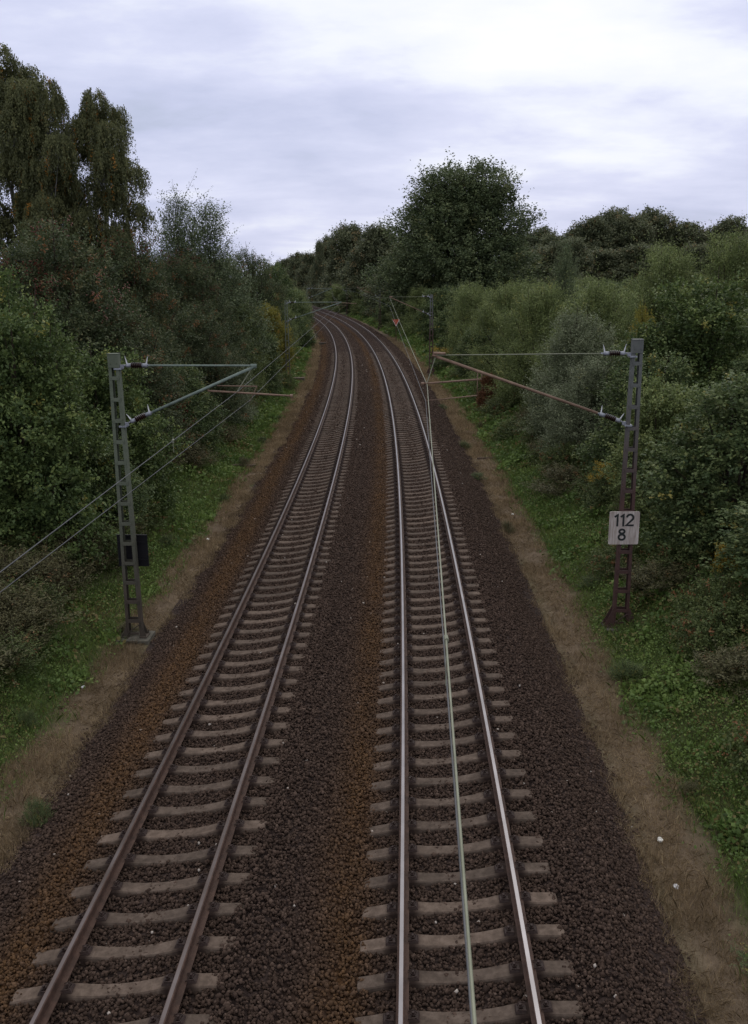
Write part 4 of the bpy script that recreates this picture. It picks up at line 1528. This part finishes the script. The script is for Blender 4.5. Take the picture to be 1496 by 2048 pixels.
brown = rng.random(n) < np.clip(1.6 * (fbm(s * .5 + 9, o * .6, 69) - .52), .02, .6)
tint[brown] = rng.uniform(.86, 1, int(brown.sum()))
q = leaf_quads(P, ax, nr, sz, sz * .75)
tag(link('ground_cover', np_mesh('ground_cover', q, 4, LEAF['cover'], {'tint': tint})), 'low leafy green ground cover spreading over both slopes of the cutting', 'ground cover', kind='stuff')


# ------------------------------------------------------------------ small things lying about
def scrap(name, x, y, size, mat, label, cat='litter'):
    s_, o_ = frenet(x, y)
    z = float(ground(np.array(s_), np.array(o_)))
    bm = bmesh.new()
    bmesh.ops.create_icosphere(bm, subdivisions=2, radius=size)
    g = np.random.default_rng(int(abs(x * 100)))
    for v in bm.verts:
        v.co *= g.uniform(.65, 1.2)
        v.co.z *= .6
    me = bpy.data.meshes.new(name)
    bm.to_mesh(me)
    bm.free()
    me.materials.append(mat)
    o = link(name, me)
    o.location = (x, y, z + size * .55)
    tag(o, label, cat)


scrap('paper_ball', 4.43, 12.54, .055, M['paper'], 'crumpled white and yellow scrap on the dry grass below the numbered mast')
scrap('paper_ball', 4.31, 11.42, .045, M['horn'], 'small pale grey scrap on the dry grass, nearer the ballast toe than the yellowish one')
scrap('paper_ball', 5.1, 32.6, .05, M['paper'], 'tiny white scrap on the dry strip beyond the numbered mast')
scrap('paper_ball', -5.60, 29.6, .075, M['paper'], 'white paper scrap on the dry strip beyond the black board')
scrap('paper_ball', -6.3, 18.2, .05, M['horn'], 'pale scrap where dry grass meets ground cover before the green grey mast')
mb = MB()
mb.tube([(-.65, 0, .05), (-.2, .05, .09), (.25, -.02, .08), (.7, .06, .10)], [.05, .075, .07, .045], 7)
mb.tube([(.1, .0, .08), (.3, .25, .13)], [.03, .012], 5)
o = mb.build('dead_branch', M['dead_wood'], None, True)
o.location = (-6.15, 41.5, -.62)
tag(o, 'dead branch lying at the edge of the grass and the dry strip', 'branch')
mb = MB()
mb.tube([(-.5, 0, .04), (.1, .04, .06), (.6, -.05, .05)], [.04, .05, .02], 6)
o = mb.build('dead_branch', M['dead_wood'], None, True)
o.location = (5.45, 43.0, -.62)
tag(o, 'short dark stick on the dry strip by the silver grey sallows', 'branch')


def cable_pit(x, y, label):
    s_, o_ = frenet(x, y)
    z = float(ground(np.array(s_), np.array(o_)))
    r = empty('cable_pit', (x, y, z), .05)
    tag(r, label, 'cable pit', 'cable pits beside the track')
    mb = MB()
    mb.prism([(-.5, -.35, -.1), (.5, -.35, -.1), (.5, .35, -.1), (-.5, .35, -.1)], [(-.46, -.31, .22), (.46, -.31, .22), (.46, .31, .22), (-.46, .31, .22)])
    mb.build('pit_body', M['foundation'], r)
    mb = MB()
    mb.prism([(-.52, -.37, .224), (.52, -.37, .224), (.52, .37, .224), (-.52, .37, .224)], [(-.50, -.35, .27), (.50, -.35, .27), (.50, .35, .27), (-.50, .35, .27)])
    mb.build('lid', M['concrete'], r)


cable_pit(-6.35, 118.0, 'grey concrete cable pit across the end of the dry strip')
cable_pit(-6.25, 77.5, 'dark low cable pit lying in the grass near the far lattice mast')
